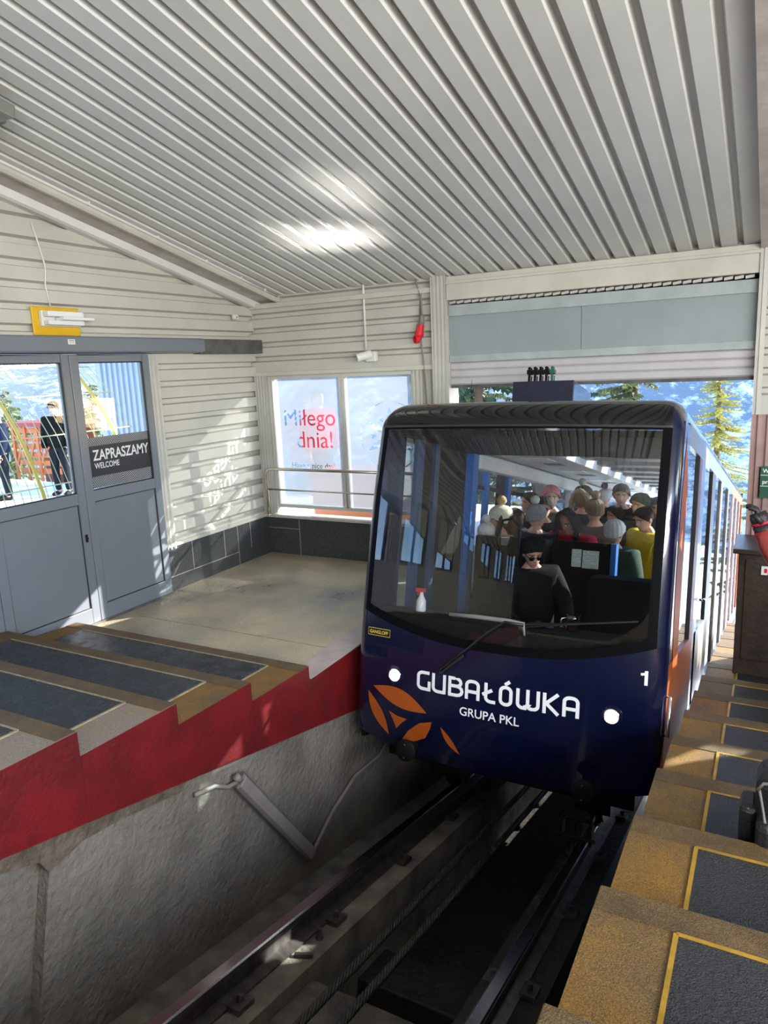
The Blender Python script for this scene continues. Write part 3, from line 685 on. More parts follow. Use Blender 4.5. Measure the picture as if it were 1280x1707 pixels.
setting(mb.build('ground', M['snow'], smooth=True, recalc=False))
mb = MB(); rows = []
for r in (70, 110, 160, 220, 290, 325, 360, 395, 430, 465, 500, 540, 580, 630, 680, 820, 980):
    row = []
    for i in range(0, 161):
        az = math.radians(-100 + 145*i/160); x, y = r*math.sin(az), r*math.cos(az)
        azd = math.degrees(az); hi_ = 14 + (95-14)*min(1, max(0, (azd+46)/14)); lo_ = -78
        if r < 300: base = -22 + (lo_+22)*(r-70)/230
        elif r < 640: base = lo_ + (hi_-lo_)*(r-300)/340
        else: base = hi_ + (r-640)*.03
        nz_ = noise.noise(Vector((x*0.008, y*0.008, 0)))*min(26, .05*r) + noise.noise(Vector((x*0.03, y*0.03, 5)))*min(7, .015*r)
        row.append(Vector((x, y, base + nz_)))
    rows.append(row)
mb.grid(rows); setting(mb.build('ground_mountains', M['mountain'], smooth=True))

# ================================================================== THE FUNICULAR CAR (local frame: X across, Y down the track, Z off the rails)
CM = Matrix(((1, 0, 0, XC), (0, SV.y, NV.y, 0), (0, SV.z, NV.z, 0), (0, 0, 0, 1)))
o_ = SL(XC, 4.1, -1.938)
for i in range(3): CM[i][3] = o_[i]
CI = CM.inverted()
car = thing('funicular_car', 'glossy navy blue funicular car with white and orange lettering, standing in the station', 'funicular car', mtx=CM)
HW = 0.956; LEN = 10.1
def prof(Z):
    pts = [(0.36, .12), (0.5, .045), (0.7, .0), (1.0, -.02), (1.3, -.02), (1.7, .0), (2.1, .03), (2.5, .085)]
    if Z <= pts[0][0]: return pts[0][1]
    for (a, b), (c, d) in zip(pts, pts[1:]):
        if Z <= c: return b + (d-b)*(Z-a)/(c-a)
    return pts[-1][1]
CR = 0.08
def F(X, Z):
    d = max(0.0, abs(X) - (HW-CR)); d = min(d, CR*0.9999)
    return prof(Z) - 0.02 + 0.075*(X/HW)**2 + CR - math.sqrt(CR*CR - d*d)
XS = [-HW, -.952, -.944, -.93, -.91, -.89, -.876, -.855, -.826, -.75, -.65, -.55, -.44, -.33, -.22, -.11, 0, .11, .22, .33, .44, .55, .65, .75, .826, .855, .876, .89, .91, .93, .944, .952, HW]
GW = 0.90
def zw(X): return 1.148 + 0.155*min(1.0, abs(X)/0.92)**2.3
def zb(X): return 0.385 + 0.115*(abs(X)/HW)**3
ZT = 2.50
def P(X, Z, off=0.0): return Vector((X, F(X, Z)-off, Z))
mb = MB(); rows = []
for j in range(15):
    t = j/14; rows.append([P(X, zb(X) + (zw(X)-zb(X))*t) for X in XS])
mb.grid(rows)
# underside lip
mb.grid([[P(X, zb(X)) for X in XS], [Vector((X, F(X, zb(X))+0.25, zb(X)-0.02)) for X in XS]])
mb.build('front_panel', M['navy'], car, True, smooth=True, auto=50)
for sg in (-1, 1):
    xs_ = [x for x in XS if abs(x) >= 0.8999 and x*sg > 0] ; xs_ = sorted(set(xs_ + [sg*GW]))
    mb = MB(); mb.grid([[P(X, zw(X) + (ZT-zw(X))*j/14) for X in xs_] for j in range(15)])
    mb.build('corner_pillar', M['navy'], car, True, smooth=True)
xs_ = [x for x in XS if abs(x) < GW]; xs_ = sorted(xs_ + [-GW, GW])
mb = MB(); mb.grid([[P(X, zw(X) + (ZT-zw(X))*j/16) for X in xs_] for j in range(17)])
mb.build('windscreen', M['screen'], car, True, smooth=True)
# black printed border of the windscreen
mb = MB()
def rim(a, b): mb.grid([a, b])
zt_ = lambda X: ZT-0.03
rim([P(X, zw(X), .002) for X in xs_], [P(X, zw(X)+0.055, .002) for X in xs_])
rim([P(X, ZT-0.012, .002) for X in xs_], [P(X, ZT, .002) for X in xs_])
for sg in (-1, 1):
    bw = 0.035 if sg < 0 else 0.05
    zz = [zw(.9) + (ZT-zw(.9))*j/14 for j in range(15)]
    rim([P(sg*GW, z, .002) for z in zz], [P(sg*(GW-bw*.5), z, .002) for z in zz]); rim([P(sg*(GW-bw*.5), z, .002) for z in zz], [P(sg*(GW-bw), z, .002) for z in zz])
mb.build('windscreen_border', mat('black printed frit', (.004, .004, .005), .5, spec=.03), car, True, smooth=True)
# dark roof cap over the windscreen
RR = 0.20; ZR = 2.70
def roofz(X):
    d = max(0.0, abs(X)-(HW-0.13)); d = min(d, .13*0.9999); return -(0.13 - math.sqrt(0.13**2 - d*d))
caprows = []
for j in range(11):
    a = j/10*PI/2
    row = []
    for X in XS:
        yb = F(X, ZT); z = ZT + (RR)*math.sin(a); yy = yb + 0.34*(1-math.cos(a)); zz = ZT + (RR + roofz(X)*1.0)*math.sin(a)
        row.append(Vector((X, yy, zz)))
    caprows.append(row)
i0 = next(i for i, x in enumerate(XS) if x >= -GW); i1 = max(i for i, x in enumerate(XS) if x <= GW)
mb = MB(); mb.grid([r[i0:i1+1] for r in caprows]); mb.build('roof_cap', M['blackgloss'], car, True, smooth=True)
for a_, b_ in ((0, i0), (i1, len(XS)-1)):
    mb = MB(); mb.grid([r[a_:b_+1] for r in caprows]); mb.build('roof_corner', M['navy'], car, True, smooth=True)
mb = MB(); mb.grid([[P(X, ZT, .004) for X in xs_], [Vector((X, F(X, ZT)-.003, ZT+0.012)) for X in xs_]]); mb.build('seal_strip', M['rubber'], car, True)
# roof
mb = MB(); yR = [0.38, 1.5, 3.5, 5.5, 7.5, LEN]
rx = [x for x in XS]
mb.grid([[Vector((X, F(X, ZT)+0.34 if y < .5 else y, ZR + roofz(X))) for X in rx] for y in yR if True])
roofobj = None
# roof skin only over the left half and rim; the right half of the saloon roof is glazed
mb = MB()
half = [x for x in XS if x <= -0.215]; rimx = [x for x in XS if x >= 0.74]
mb.grid([[Vector((X, F(X, ZT)+0.34 if y < .5 else y, ZR + roofz(X))) for X in half] for y in yR])
mb.grid([[Vector((X, F(X, ZT)+0.34 if y < .5 else y, ZR + roofz(X))) for X in rimx] for y in yR])
mid = [-0.23, 0.44, 0.75]
mb.grid([[Vector((X, F(X, ZT)+0.34 if y < .5 else y, ZR + roofz(X))) for X in mid] for y in (0.38, 1.7)])
mb.build('roof', M['navy'], car, True, smooth=True, auto=40)
for k in range(11):
    y = 1.95+0.74*k; mb = MB(); mb.box((-0.23, y, 2.56), (0.75, y+0.30, 2.69)); mb.build('roof_bar', M['darksteel'], car, True)
mb = MB(); mb.box((-0.23, 1.7, 2.693), (0.75, LEN, 2.699)); mb.build('roof_glazing', M['carglass'], car, True)
# side walls
def side(sg):
    xo = HW*sg; xi = (HW-0.03)*sg
    lo, hi = min(xo, xi), max(xo, xi)
    def pan(name, y0, y1, z0, z1, m, xoff=0.0):
        mb = MB(); mb.box((lo-(xoff if sg < 0 else 0), y0, z0), (hi+(xoff if sg > 0 else 0), y1, z1)); return mb.build(name, m, car, True)
    Y0 = F(HW, 1.0)
    pan('side_panel', Y0, 1.32, 0.50, 1.20, M['orange'] if sg > 0 else M['navy']); pan('side_panel', 1.60, 2.56, 0.50, 1.20, M['silver'])  # right cab panel orange: reflection of the steps put into the colour
    pan('skirt', Y0+.06, LEN, 0.42, 0.50, M['black']); pan('side_panel', 2.62, LEN, 0.50, 0.66, M['silver'])
    pan('cant_rail', .52, 2.0, 2.45, 2.572, M['silver']); pan('cant_rail', 2.0, 6.4, 2.45, 2.572, M['lightblue']); pan('cant_rail', 6.4, LEN, 2.45, 2.572, M['orange'])
    # curved corner pillar side
    mb = MB(); zz_ = [1.20 + (2.55-1.20)*j/12 for j in range(13)]
    mb.prism([(F(HW, z), z) for z in zz_] + [(.52, 2.55), (.52, 1.20)], lambda a, c, t: Vector((t, a, c)), lo, hi); mb.build('pillar', M['navy'], car, True)
    pan('post', 1.24, 1.32, 1.20, 2.45, M['blackmetal']); pan('post', 1.32, 1.46, 0.66, 2.45, M['orange']); pan('post', 1.46, 1.60, 0.66, 2.45, M['lightblue'])
    pan('post', 1.60, 1.76, 0.66, 2.45, M['silver']); pan('post', 2.56, 2.95, 0.50, 2.45, M['blackmetal'])
    for y0, y1, m in ((3.78, 4.08, 'darksteel'), (5.15, 5.42, 'darksteel'), (6.5, 6.75, 'pinkrib'), (7.7, 7.95, 'pinkrib'), (8.9, 9.1, 'pinkrib'), (LEN-.12, LEN, 'orange')):
        pan('post', y0, y1, 0.66, 2.45, M[m])
    ys_ = [(0.52, 1.24, 1.2), (1.76, 2.56, 1.2), (2.95, 3.78, .66), (4.08, 5.15, .66), (5.42, 6.5, .66), (6.75, 7.7, .66), (7.95, 8.9, .66), (9.1, LEN-.12, .66)]
    for y0, y1, z0 in ys_:
        mb = MB(); xg = (HW-0.015)*sg; mb.box((min(xg, xg-.004*sg), y0, z0), (max(xg, xg-.004*sg), y1, 2.45)); w = mb.build('side_window', M['carglass'], car, True)
        if sg < 0 and y0 > 1.5:
            mb = MB(); mb.box((xg+.004, y0, 2.19), (xg+.03, y1, 2.23)); mb.build('vent_bar', M['blackmetal'], w, True)
    for y, z0 in ((1.5, .66), (2.0, .66), (2.62, .66), (4.1, .66)):
        if sg < 0:
            mb = MB(); mb.box((-.93, y+.12, .66), (-.89, y+.20, 2.45)); mb.build('interior_post', M['cyan'], car, True)
side(-1); side(1)
# orange flame shape on the right corner pillar
mb = MB()
L = []; R = []
for j in range(17):
    z = 1.05 + (2.50-1.05)*j/16; t = j/16
    a = 0.20 + 0.22*(1-math.sin(PI*min(1, t*0.8+0.12)))*0.8; b = 0.52 if t < 0.8 else 0.52-(t-.8)*1.2
    if j == 0: a = b-0.02
    L.append(Vector((HW+0.002, a, z))); R.append(Vector((HW+0.002, max(a+.01, b), z)))
mb.grid([L, R]); mb.build('flame_stripe', M['orange'], car, True)
mb = MB(); mb.box((HW-.02, F(HW, .7)-.03, .5), (HW+.001, F(HW, .7)+.10, .75)); mb.build('marker_strip', M['orange'], car, True)
mb = MB(); mb.tube([(HW-.005, .12, 1.03), (HW+.02, .10, 1.03), (HW+.02, .09, .82), (HW-.005, .11, .82)], 0.008, 8); mb.build('grab_handle', M['chrome'], car, True, smooth=True)
mb = MB(); mb.tube([(HW, 1.9, 1.42), (HW+.03, 1.9, 1.42), (HW+.03, 2.02, 1.42)], 0.010, 8); mb.build('door_handle', M['chrome'], car, True, smooth=True)
# rear wall, chassis
mb = MB(); mb.box((-HW, LEN-.04, .5), (HW, LEN, 1.1)); mb.box((-HW, LEN-.04, 2.4), (HW, LEN, 2.66)); mb.build('rear_panel', M['navy'], car, True)
mb = MB(); mb.box((-.80, .30, .30), (.80, LEN-.1, .42)); mb.box((-.62, .6, .12), (-.40, 2.2, .30)); mb.box((.40, .6, .12), (.62, 2.2, .30)); mb.build('chassis', M['black'], car, True)
for xw in (-.5, .5):
    for yw in (.9, 1.9, 8.2, 9.2):
        mb = MB(); mb.lathe([(.20, -.05), (.20, .0), (.17, .0), (.17, .05)] if xw < 0 else [(.17, -.05), (.17, 0), (.20, 0), (.20, .05)], (xw, yw, .172), (1, 0, 0), 22); mb.build('wheel', M['blackmetal'], car, True, smooth=True, auto=40)
for xb in (-.505, .575):
    mb = MB(); mb.lathe([(.058, -.012), (.066, -.006), (.066, .012), (.03, .02), (.03, .16)], (xb, F(xb, .49)-.12, .475), (0, 1, 0), 24); bf = mb.build('buffer', M['black'], car, True, smooth=True, auto=40)
    for dz in (-.04, .04):
        mb = MB(); mb.lathe([(.005, 0), (.005, .006)], (xb, F(xb, .49)-.138, .475+dz), (0, 1, 0), 8)
        mb.build('buffer_bolt', M['chrome'], bf, True)
mb = MB()
for dx in (-.085, .085): mb.box((.5+dx-.008, .18, .08), (.5+dx+.008, .26, .24))
for dz, dy in ((.12, .17), (.20, .24)): mb.tube([(.5-.12, dy, dz), (.5+.12, dy, dz)], .011, 8)
for dx in (-.03, 0, .03): mb.tube([(.5+dx, .18, .20), (.5+dx, .17, .03)], .004, 5)
mb.build('rail_guard', M['black'], car, True)
# headlamps
for xh, zh in ((-.643, .909), (.693, .897)):
    mb = MB(); y = F(xh, zh); mb.lathe([(.062, .0), (.060, -.006), (.046, -.008), (.045, .004)], (xh, y, zh), (0, 1, 0), 28); h = mb.build('headlamp', M['navy'], car, True, smooth=True, auto=30)
    mb = MB(); mb.lathe([(.036, -.004), (.034, -.009), (.018, -.014), (.002, -.016)], (xh, y, zh), (0, 1, 0), 24); mb.build('headlamp_bulb', M['lamp'], h, True, smooth=True)
    mb = MB(); mb.lathe([(.045, -.006), (.043, -.012), (.036, -.010), (.036, -.004)], (xh, y, zh), (0, 1, 0), 24); mb.build('headlamp_ring', M['chrome'], h, True, smooth=True)
# lettering GUBALOWKA as monoline strokes
H = 0.118; LW = 0.125
def letters():
    a, b_ = 0.0, 1.0
    T = []
    G = [(.56, .93)] + [(.25, .93)] + arc(.25, .73, .20, 90, 180) + arc(.25, .27, .20, 180, 270) + [(.56, .07), (.56, .50)]
    T.append((.68, [G]))
    U = [(.07, 1.0)] + arc(.27, .27, .20, 180, 270) + [(.57, .07)]
    T.append((.74, [U, [(.57, .0), (.57, 1.0)]]))
    B = [(.07, .07), (.07, .93), (.38, .93)] + arc(.36, .735, .195, 90, -90) + [(.07, .54)]
    B2 = [(.07, .54), (.38, .54)] + arc(.38, .305, .235, 90, -90) + [(.01, .07)]
    T.append((.74, [B, B2]))
    Aa = [(.07, 0)] + arc(.27, .73, .20, 180, 90) + [(.36, .93)] + arc(.36, .73, .20, 90, 0) + [(.56, 0)]
    T.append((.74, [Aa, [(.07, .40), (.56, .40)]]))
    Ls = [(.14, 1.0)] + arc(.34, .27, .20, 180, 270) + [(.54, .07)]
    T.append((.66, [Ls, [(0, .38), (.40, .66)]]))
    O = arc(.29, .72, .21, 180, 0, 8) + arc(.29, .28, .21, 0, -180, 8) + [(.08, .74)]
    T.append((.70, [O, [(.25, 1.05), (.44, 1.24)]]))
    W = [(.07, 1.0)] + arc(.27, .27, .20, 180, 270) + [(.36, .07)] + arc(.36, .27, .14, 270, 330) + [(.46, .2), (.46, 1.0)]
    W2 = [(.46, .25)] + arc(.62, .27, .20, 200, 290) + arc(.66, .27, .20, 270, 360) + [(.86, 1.0)]
    T.append((1.03, [W, W2]))
    T.append((.74, [[(.07, 0), (.07, 1.0)], [(.58, 1.0), (.14, .50), (.60, 0)]]))
    T.append((.63, [Aa, [(.07, .40), (.56, .40)]]))
    return T
mb = MB(); x = 0; TT = letters(); total = sum(t[0] for t in TT); sx = 1.0/total
for w_, strokes in TT:
    for st_ in strokes:
        # densify long straight runs so the strokes follow the curved panel
        d_ = [st_[0]]
        for p, q in zip(st_, st_[1:]):
            d_ += [(p[0]+(q[0]-p[0])*k/3, p[1]+(q[1]-p[1])*k/3) for k in (1, 2)] + [q] if abs(p[0]-q[0])+abs(p[1]-q[1]) > .3 else [q]
        xo_ = x
        stroke(mb, [((px+xo_)*sx, pz*H) for px, pz in d_], 0.0200, lambda a, c: P(-0.478+a, 0.853+c, 0.003))
    x += w_
mb.build('name_lettering', M['letter'], car, True, recalc=False)
mb = text_mb('GRUPA PKL', 0.072, lambda a, c, d: P(-0.186+a*1.0, 0.748+c, d), depth=0.003, bold=0.0008); mb.build('group_lettering', M['letter'], car, True)
mb = MB(); stroke(mb, [(.022, 0), (.022, .04), (.022, .078)], .017, lambda a, c: P(.836+a, 1.092+c, .003)); stroke(mb, [(.026, .073), (.012, .060), (-.006, .057)], .013, lambda a, c: P(.836+a, 1.092+c, .0035)); mb.build('car_number', M['letter'], car, True)
mb = MB(); mb.grid([[P(-.865+.17*k/8, 1.138, .003) for k in range(9)], [P(-.865+.17*k/8, 1.187, .003) for k in range(9)]]); bd = mb.build('maker_badge', M['gold'], car, True)
mb = MB(); mb.grid([[P(-.862+.164*k/8, 1.142, .004) for k in range(9)], [P(-.862+.164*k/8, 1.183, .004) for k in range(9)]]); mb.build('badge_field', M['black'], bd, True)
mb = text_mb('GANGLOFF', 0.030, lambda a, c, d: P(-.853+a*0.92, 1.152+c, d), depth=0.005, bold=0.001); mb.build('badge_lettering', M['gold'], bd, True)
# orange petals on the front
def petal_mesh(outline, nm):
    n = len(outline); cx = sum(p[0] for p in outline)/n; cz = sum(p[1] for p in outline)/n
    mb = MB(); R_ = 4; rows = []
    for j in range(R_+1):
        t = j/R_; rows.append([P(cx+(p[0]-cx)*t, cz+(p[1]-cz)*t, .003) for p in outline+[outline[0]]])
    mb.grid(rows); return mb.build(nm, M['orange'], car, True, recalc=True)
def petal2(p, q, b1, b2):
    p, q = Vector(p), Vector(q); d = q-p; nr = Vector((-d.y, d.x)); o = []
    for i in range(13): t = i/12; v = p+d*t+nr*b1*math.sin(PI*t); o.append((v.x, v.y))
    for i in range(1, 12): t = 1-i/12; v = p+d*t-nr*b2*math.sin(PI*t); o.append((v.x, v.y))
    return o
petal_mesh(petal2((-.806, .812), (-.405, .710), .16, .12), 'orange_petal')
petal_mesh(petal2((-.845, .775), (-.690, .505), .12, .14), 'orange_petal')
petal_mesh([(-.684, .672), (-.62, .650), (-.548, .642), (-.59, .608), (-.632, .562), (-.655, .62)], 'orange_triangle')
petal_mesh([(-.590, .500), (-.54, .570), (-.46, .635), (-.370, .662), (-.385, .61), (-.420, .545), (-.5, .505)], 'orange_petal')
petal_mesh(petal2((-.312, .645), (-.185, .490), .06, .14), 'orange_petal')
# wiper
mb = MB(); yw = lambda X, Z, o=.03: P(X, Z, o)
mb.tube([yw(.19, 1.34), yw(.08, 1.345), yw(-.02, 1.27), yw(-.16, 1.14), yw(-.31, 1.00)], [.010, .010, .009, .008, .008], 8); wp = mb.build('wiper_arm', M['blackmetal'], car, True, smooth=True)
mb = MB(); mb.tube([yw(-.275, 1.345, .02), yw(-.1, 1.352, .02), yw(.10, 1.352, .02), yw(.185, 1.345, .02), yw(.195, 1.28, .02)], [.012, .014, .014, .013, .006], 8); mb.build('wiper_cover', M['greyplastic'], wp, True, smooth=True)
mb = MB(); mb.tube([yw(.20, 1.345, .022), yw(.5, 1.385, .022), yw(.80, 1.432, .022)], .007, 6); mb.tube([yw(.2, 1.33, .022), yw(.35, 1.36, .03), yw(.5, 1.385, .022)], .006, 6); mb.build('wiper_blade', M['blackmetal'], wp, True)
mb = MB(); mb.tube([yw(-.17, 1.11, .02), yw(-.315, .985, .02)], .011, 6); mb.build('wiper_foot', M['rubber'], wp, True)
# roof box with connectors and aerial
mb = MB(); mb.box((-.325, 1.0, 2.66), (.125, 1.55, 2.955)); rb = mb.build('roof_box', M['navy'], car, True, bevel=0.006)
for k in range(5):
    mb = MB(); xk = -.225 + .042*k; mb.box((xk, 1.04, 2.955), (xk+.012, 1.07, 3.02)); mb.box((xk-.008, 1.03, 3.015), (xk+.026, 1.08, 3.045)); mb.lathe([(.012, -.02), (.012, .02)], (xk+.01, 1.05, 3.055), (0, 1, 0), 8); mb.box((xk+.02, 1.05, 2.955), (xk+.026, 1.06, 3.0))
    mb.build('roof_connector', M['green'] if k == 4 else M['black'], rb, True)
mb = MB(); mb.box((.16, 1.1, 2.69), (.30, 1.3, 2.725)); mb.build('roof_hatch', M['silver'], car, True)
mb = MB(); mb.tube([(-.72, 1.2, 2.66), (-.73, 1.2, 3.02)], [.004, .0015], 6); mb.build('aerial', M['black'], car, True)
# --- cab interior
mb = MB(); mb.box((-.92, .14, .55), (.92, .50, 1.28)); mb.box((-.92, .50, .55), (-.20, 0.80, 1.22)); mb.build('dashboard', M['dash'], car, True, bevel=0.02)
mb = MB(); mb.box((-.92, .1, .50), (.92, 1.75, .56)); mb.build('cab_floor', M['black'], car, True)
mb = MB(); mb.box((-.93, .42, 2.48), (.93, 1.72, 2.52)); mb.build('cab_ceiling', M['black'], car, True)
mb = MB(); mb.box((-.92, .75, .56), (-.90, 1.62, 2.48)); mb.build('cab_lining', M['black'], car, True)
for y0, y1 in ((.60, .72), (.92, 1.0)):
    mb = MB(); mb.box((-.90, y0, .9), (-.87, y1, 2.48)); mb.build('cab_post', mat('shaded blue post %d' % int(y0*100), (.008, .035, .10), .4), car, True)  # darkened blue puts the shade of the cab into the post colour
bk = []
mb = MB(); mb.box((-.70, 1.66, .56), (.33, 1.72, 1.80)); bh = mb.build('bulkhead', M['dash'], car, True)
mb = MB(); mb.box((.33, 1.64, .56), (.37, 1.74, 1.80)); mb.build('bulkhead_edge', M['cyan'], bh, True)
mb = MB(); mb.box((-.93, 1.64, .56), (-.84, 1.76, 2.48)); mb.build('bulkhead_post', M['cyan'], bh, True)
mb = MB(); mb.box((-.93, 1.64, 2.48), (.93, 1.74, 2.56)); mb.build('bulkhead_header', M['black'], bh, True)
mb = MB(); mb.box((.37, 1.66, .56), (.93, 1.70, 1.52)); mb.build('bulkhead_low', M['dash'], bh, True)
for xa, xb in ((-.70, -.48), (-.40, -.12)):
    mb = MB(); mb.box((xa, 1.42, 1.25), (xb, 1.64, 1.80)); mb.build('switch_cabinet', M['black'], car, True, bevel=0.01)
mb = MB(); mb.tube([(-.48, 1.4, 1.62), (-.50, 1.38, 1.80), (-.46, 1.37, 1.93), (-.38, 1.37, 1.95), (-.32, 1.38, 1.88), (-.33, 1.4, 1.66)], .012, 8); mb.build('cab_hose', M['black'], car, True, smooth=True)
# --- saloon
mb = MB(); mb.box((-.92, 1.76, 2.515), (-.21, LEN-.05, 2.545)); cl = mb.build('saloon_ceiling', M['carceil'], car, True)
mb = MB(); mb.box((-.235, 1.76, 2.50), (-.195, LEN-.05, 2.60)); mb.build('ceiling_rail', M['white'], cl, True)
for k in range(5):
    mb = MB(); y = 2.3+1.4*k; mb.box((-.66, y, 2.508), (-.40, y+.32, 2.516)); mb.build('ceiling_hatch', M['white'], cl, True)
    mb = MB(); mb.box((-.60, y+.6, 2.510), (-.42, y+.8, 2.516)); mb.build('ceiling_grille', M['darksteel'], cl, True)
mb = MB(); mb.box((-.93, 1.76, 2.36), (-.82, LEN-.05, 2.50)); mb.build('side_duct', M['carceil'], car, True, bevel=0.02)
def lev(name, y0, y1, zwld):
    """a level floor step in the sloping saloon, given in world height"""
    mb = MB(); mb.box((XC-.92, y0, zwld-.06), (XC+.92, y1, zwld)); return mb.build(name, M['carfloor'], car)
FL = [(5.72, 7.02, -.98), (7.02, 8.05, -1.12), (8.05, 10.2, -1.32)]
for y0, y1, z in FL: lev('floor_step', y0, y1, z)
mb = MB(); mb.box((-.92, 1.7, .44), (.92, LEN-.05, .50)); mb.build('floor_pan', M['black'], car, True)

# ================================================================== FITTINGS
# --- sliding door
dr = thing('door_1', None, None, (-4.6, 3.65, 0), kind='structure')
def leaf_(y0, y1, sign, lock):
    mb = MB(); xa, xb = -4.625, -4.575; f = 0.072
    for (ya, yb, za, zb_) in ((y0, y0+f, .02, 2.06), (y1-f, y1, .02, 2.06), (y0+f, y1-f, 2.005, 2.06), (y0+f, y1-f, .955, 1.04), (y0+f, y1-f, .02, .14)):
        mb.box((xa, ya, za), (xb, yb, zb_))
    lf = mb.build('door_leaf', M['doorgrey'], dr, bevel=0.004)
    mb = MB(); mb.box((-4.61, y0+f-.005, .13), (-4.588, y1-f+.005, .965)); mb.build('lower_panel', M['doorgrey'], lf)
    mb = MB(); mb.box((-4.606, y0+f-.005, 1.03), (-4.598, y1-f+.005, 2.01)); mb.build('pane', M['glass'], lf)
    mb = MB()
    for (ya, yb, za, zb_) in ((y0+f-.001, y0+f+.008, 1.04, 2.005), (y1-f-.008, y1-f+.001, 1.04, 2.005), (y0+f, y1-f, 1.04, 1.048), (y0+f, y1-f, 1.997, 2.005)): mb.box((-4.597, ya, za), (-4.582, yb, zb_))
    for (ya, yb, za, zb_) in ((y0+f-.001, y0+f+.005, .14, .955), (y1-f-.005, y1-f+.001, .14, .955), (y0+f, y1-f, .14, .146), (y0+f, y1-f, .949, .955)): mb.box((-4.588, ya, za), (-4.582, yb, zb_))
    mb.build('gasket', M['rubber'], lf)
    if lock:
        mb = MB(); mb.box((-4.577, y1-.052, .66), (-4.570, y1-.030, .72)); mb.lathe([(.010, 0), (.010, .014), (.004, .014)], (-4.576, y1-.041, .69), (1, 0, 0), 12); mb.build('lock', M['blackmetal'], lf, bevel=.002)
    if sign:
        ya, yb = y0+f+.012, y1-f-.010; ym = (ya+yb)/2
        for za, zb_, m, nm in ((1.05, 1.14, 'hatch', 'sign_pattern'), (1.14, 1.375, 'sign', 'sign_field'), (1.375, 1.44, 'hatch', 'sign_pattern')):
            mb = MB(); mb.box((-4.597, ya, za), (-4.594, yb, zb_)); o = mb.build(nm, M[m], lf)
            if m == 'hatch':
                c = WM[lf.name].inverted() @ Vector((-4.595, ym, 1.0))
                o.data.transform(Matrix.Translation(-c)); o.location = c
        mb = text_mb('ZAPRASZAMY', .112, lambda a, c, d: Vector((-4.592, ya+.035+a*0.80, 1.265+c)), bold=.0022); mb.build('sign_lettering', M['greyletter'], lf)
        mb = text_mb('WELCOME', .062, lambda a, c, d: Vector((-4.592, ya+.04+a*0.80, 1.200+c)), bold=.0008); mb.build('sign_lettering', M['greyletter'], lf)
leaf_(3.66, 4.43, True, False); leaf_(2.875, 3.655, False, True); leaf_(2.08, 2.87, False, False)
mb = MB(); mb.box((-4.66, 1.98, -0.25), (-4.57, 4.46, 0.018)); mb.build('threshold', M['darksteel'], dr)
op = thing('door_operator', 'long grey sliding door operator housing above the glazed doors', 'door operator', (-4.58, 3.5, 2.07))
mb = MB(); mb.prism([(-4.64, 2.065), (-4.50, 2.075), (-4.49, 2.085), (-4.49, 2.18), (-4.50, 2.19), (-4.64, 2.195)], lambda a, c, t: Vector((a, t, c)), 1.2, 5.03); mb.build('housing', M['doorgrey'], op, bevel=.006)
mb = MB(); mb.box((-4.489, 3.60, 2.13), (-4.487, 3.66, 2.165)); lb = mb.build('rating_label', M['white'], op)
mb = MB()
for z in (2.138, 2.150, 2.156): mb.box((-4.4865, 3.606, z), (-4.486, 3.654, z+.003))
mb.build('label_print', M['sign'], lb)
mb = MB(); mb.box((-4.64, 5.03, 2.06), (-4.55, 5.93, 2.19)); o = mb.build('steel_channel', M['darksteel'], bevel=.004); tag(o, 'dark rusty steel channel continuing the door operator to the wall corner', 'channel')
# --- emergency lamp above the door
el = thing('emergency_lamp', 'yellow backed emergency lamp with clear ribbed cover above the sliding door', 'lamp', (-4.62, 3.65, 2.2))
mb = MB(); mb.box((-4.655, 3.45, 2.20), (-4.640, 3.85, 2.40)); mb.build('backplate', M['yellowplate'], el, bevel=.012)
mb = MB(); mb.box((-4.64, 3.50, 2.262), (-4.605, 3.83, 2.372)); mb.build('housing', M['plastic'], el, bevel=.006)
mb = MB(); mb.box((-4.605, 3.51, 2.268), (-4.545, 3.815, 2.302)); mb.box((-4.605, 3.51, 2.326), (-4.545, 3.815, 2.366)); mb.build('cover', M['diffuser'], el, bevel=.008)
mb = MB(); mb.box((-4.59, 3.60, 2.302), (-4.50, 3.87, 2.324)); mb.build('direction_blade', M['diffuser'], el, bevel=.004)
mb = MB(); mb.tube([(-4.652, 3.62, 2.40), (-4.652, 3.60, 2.55), (-4.652, 3.62, 2.68), (-4.652, 3.58, 2.86), (-4.652, 3.55, 2.97)], .006, 6); mb.build('supply_cable', M['plastic'], el, smooth=True)
ws = thing('sensor_box', 'small white sensor box high on the left wall near the corner', 'sensor', (-4.64, 5.66, 2.38))
mb = MB(); mb.box((-4.66, 5.63, 2.385), (-4.625, 5.69, 2.43)); mb.build('housing', M['plastic'], ws, bevel=.006)
mb = MB(); mb.lathe([(.008, 0), (.006, .004)], (-4.625, 5.66, 2.405), (1, 0, 0), 10); mb.build('lens', M['greyplastic'], ws)
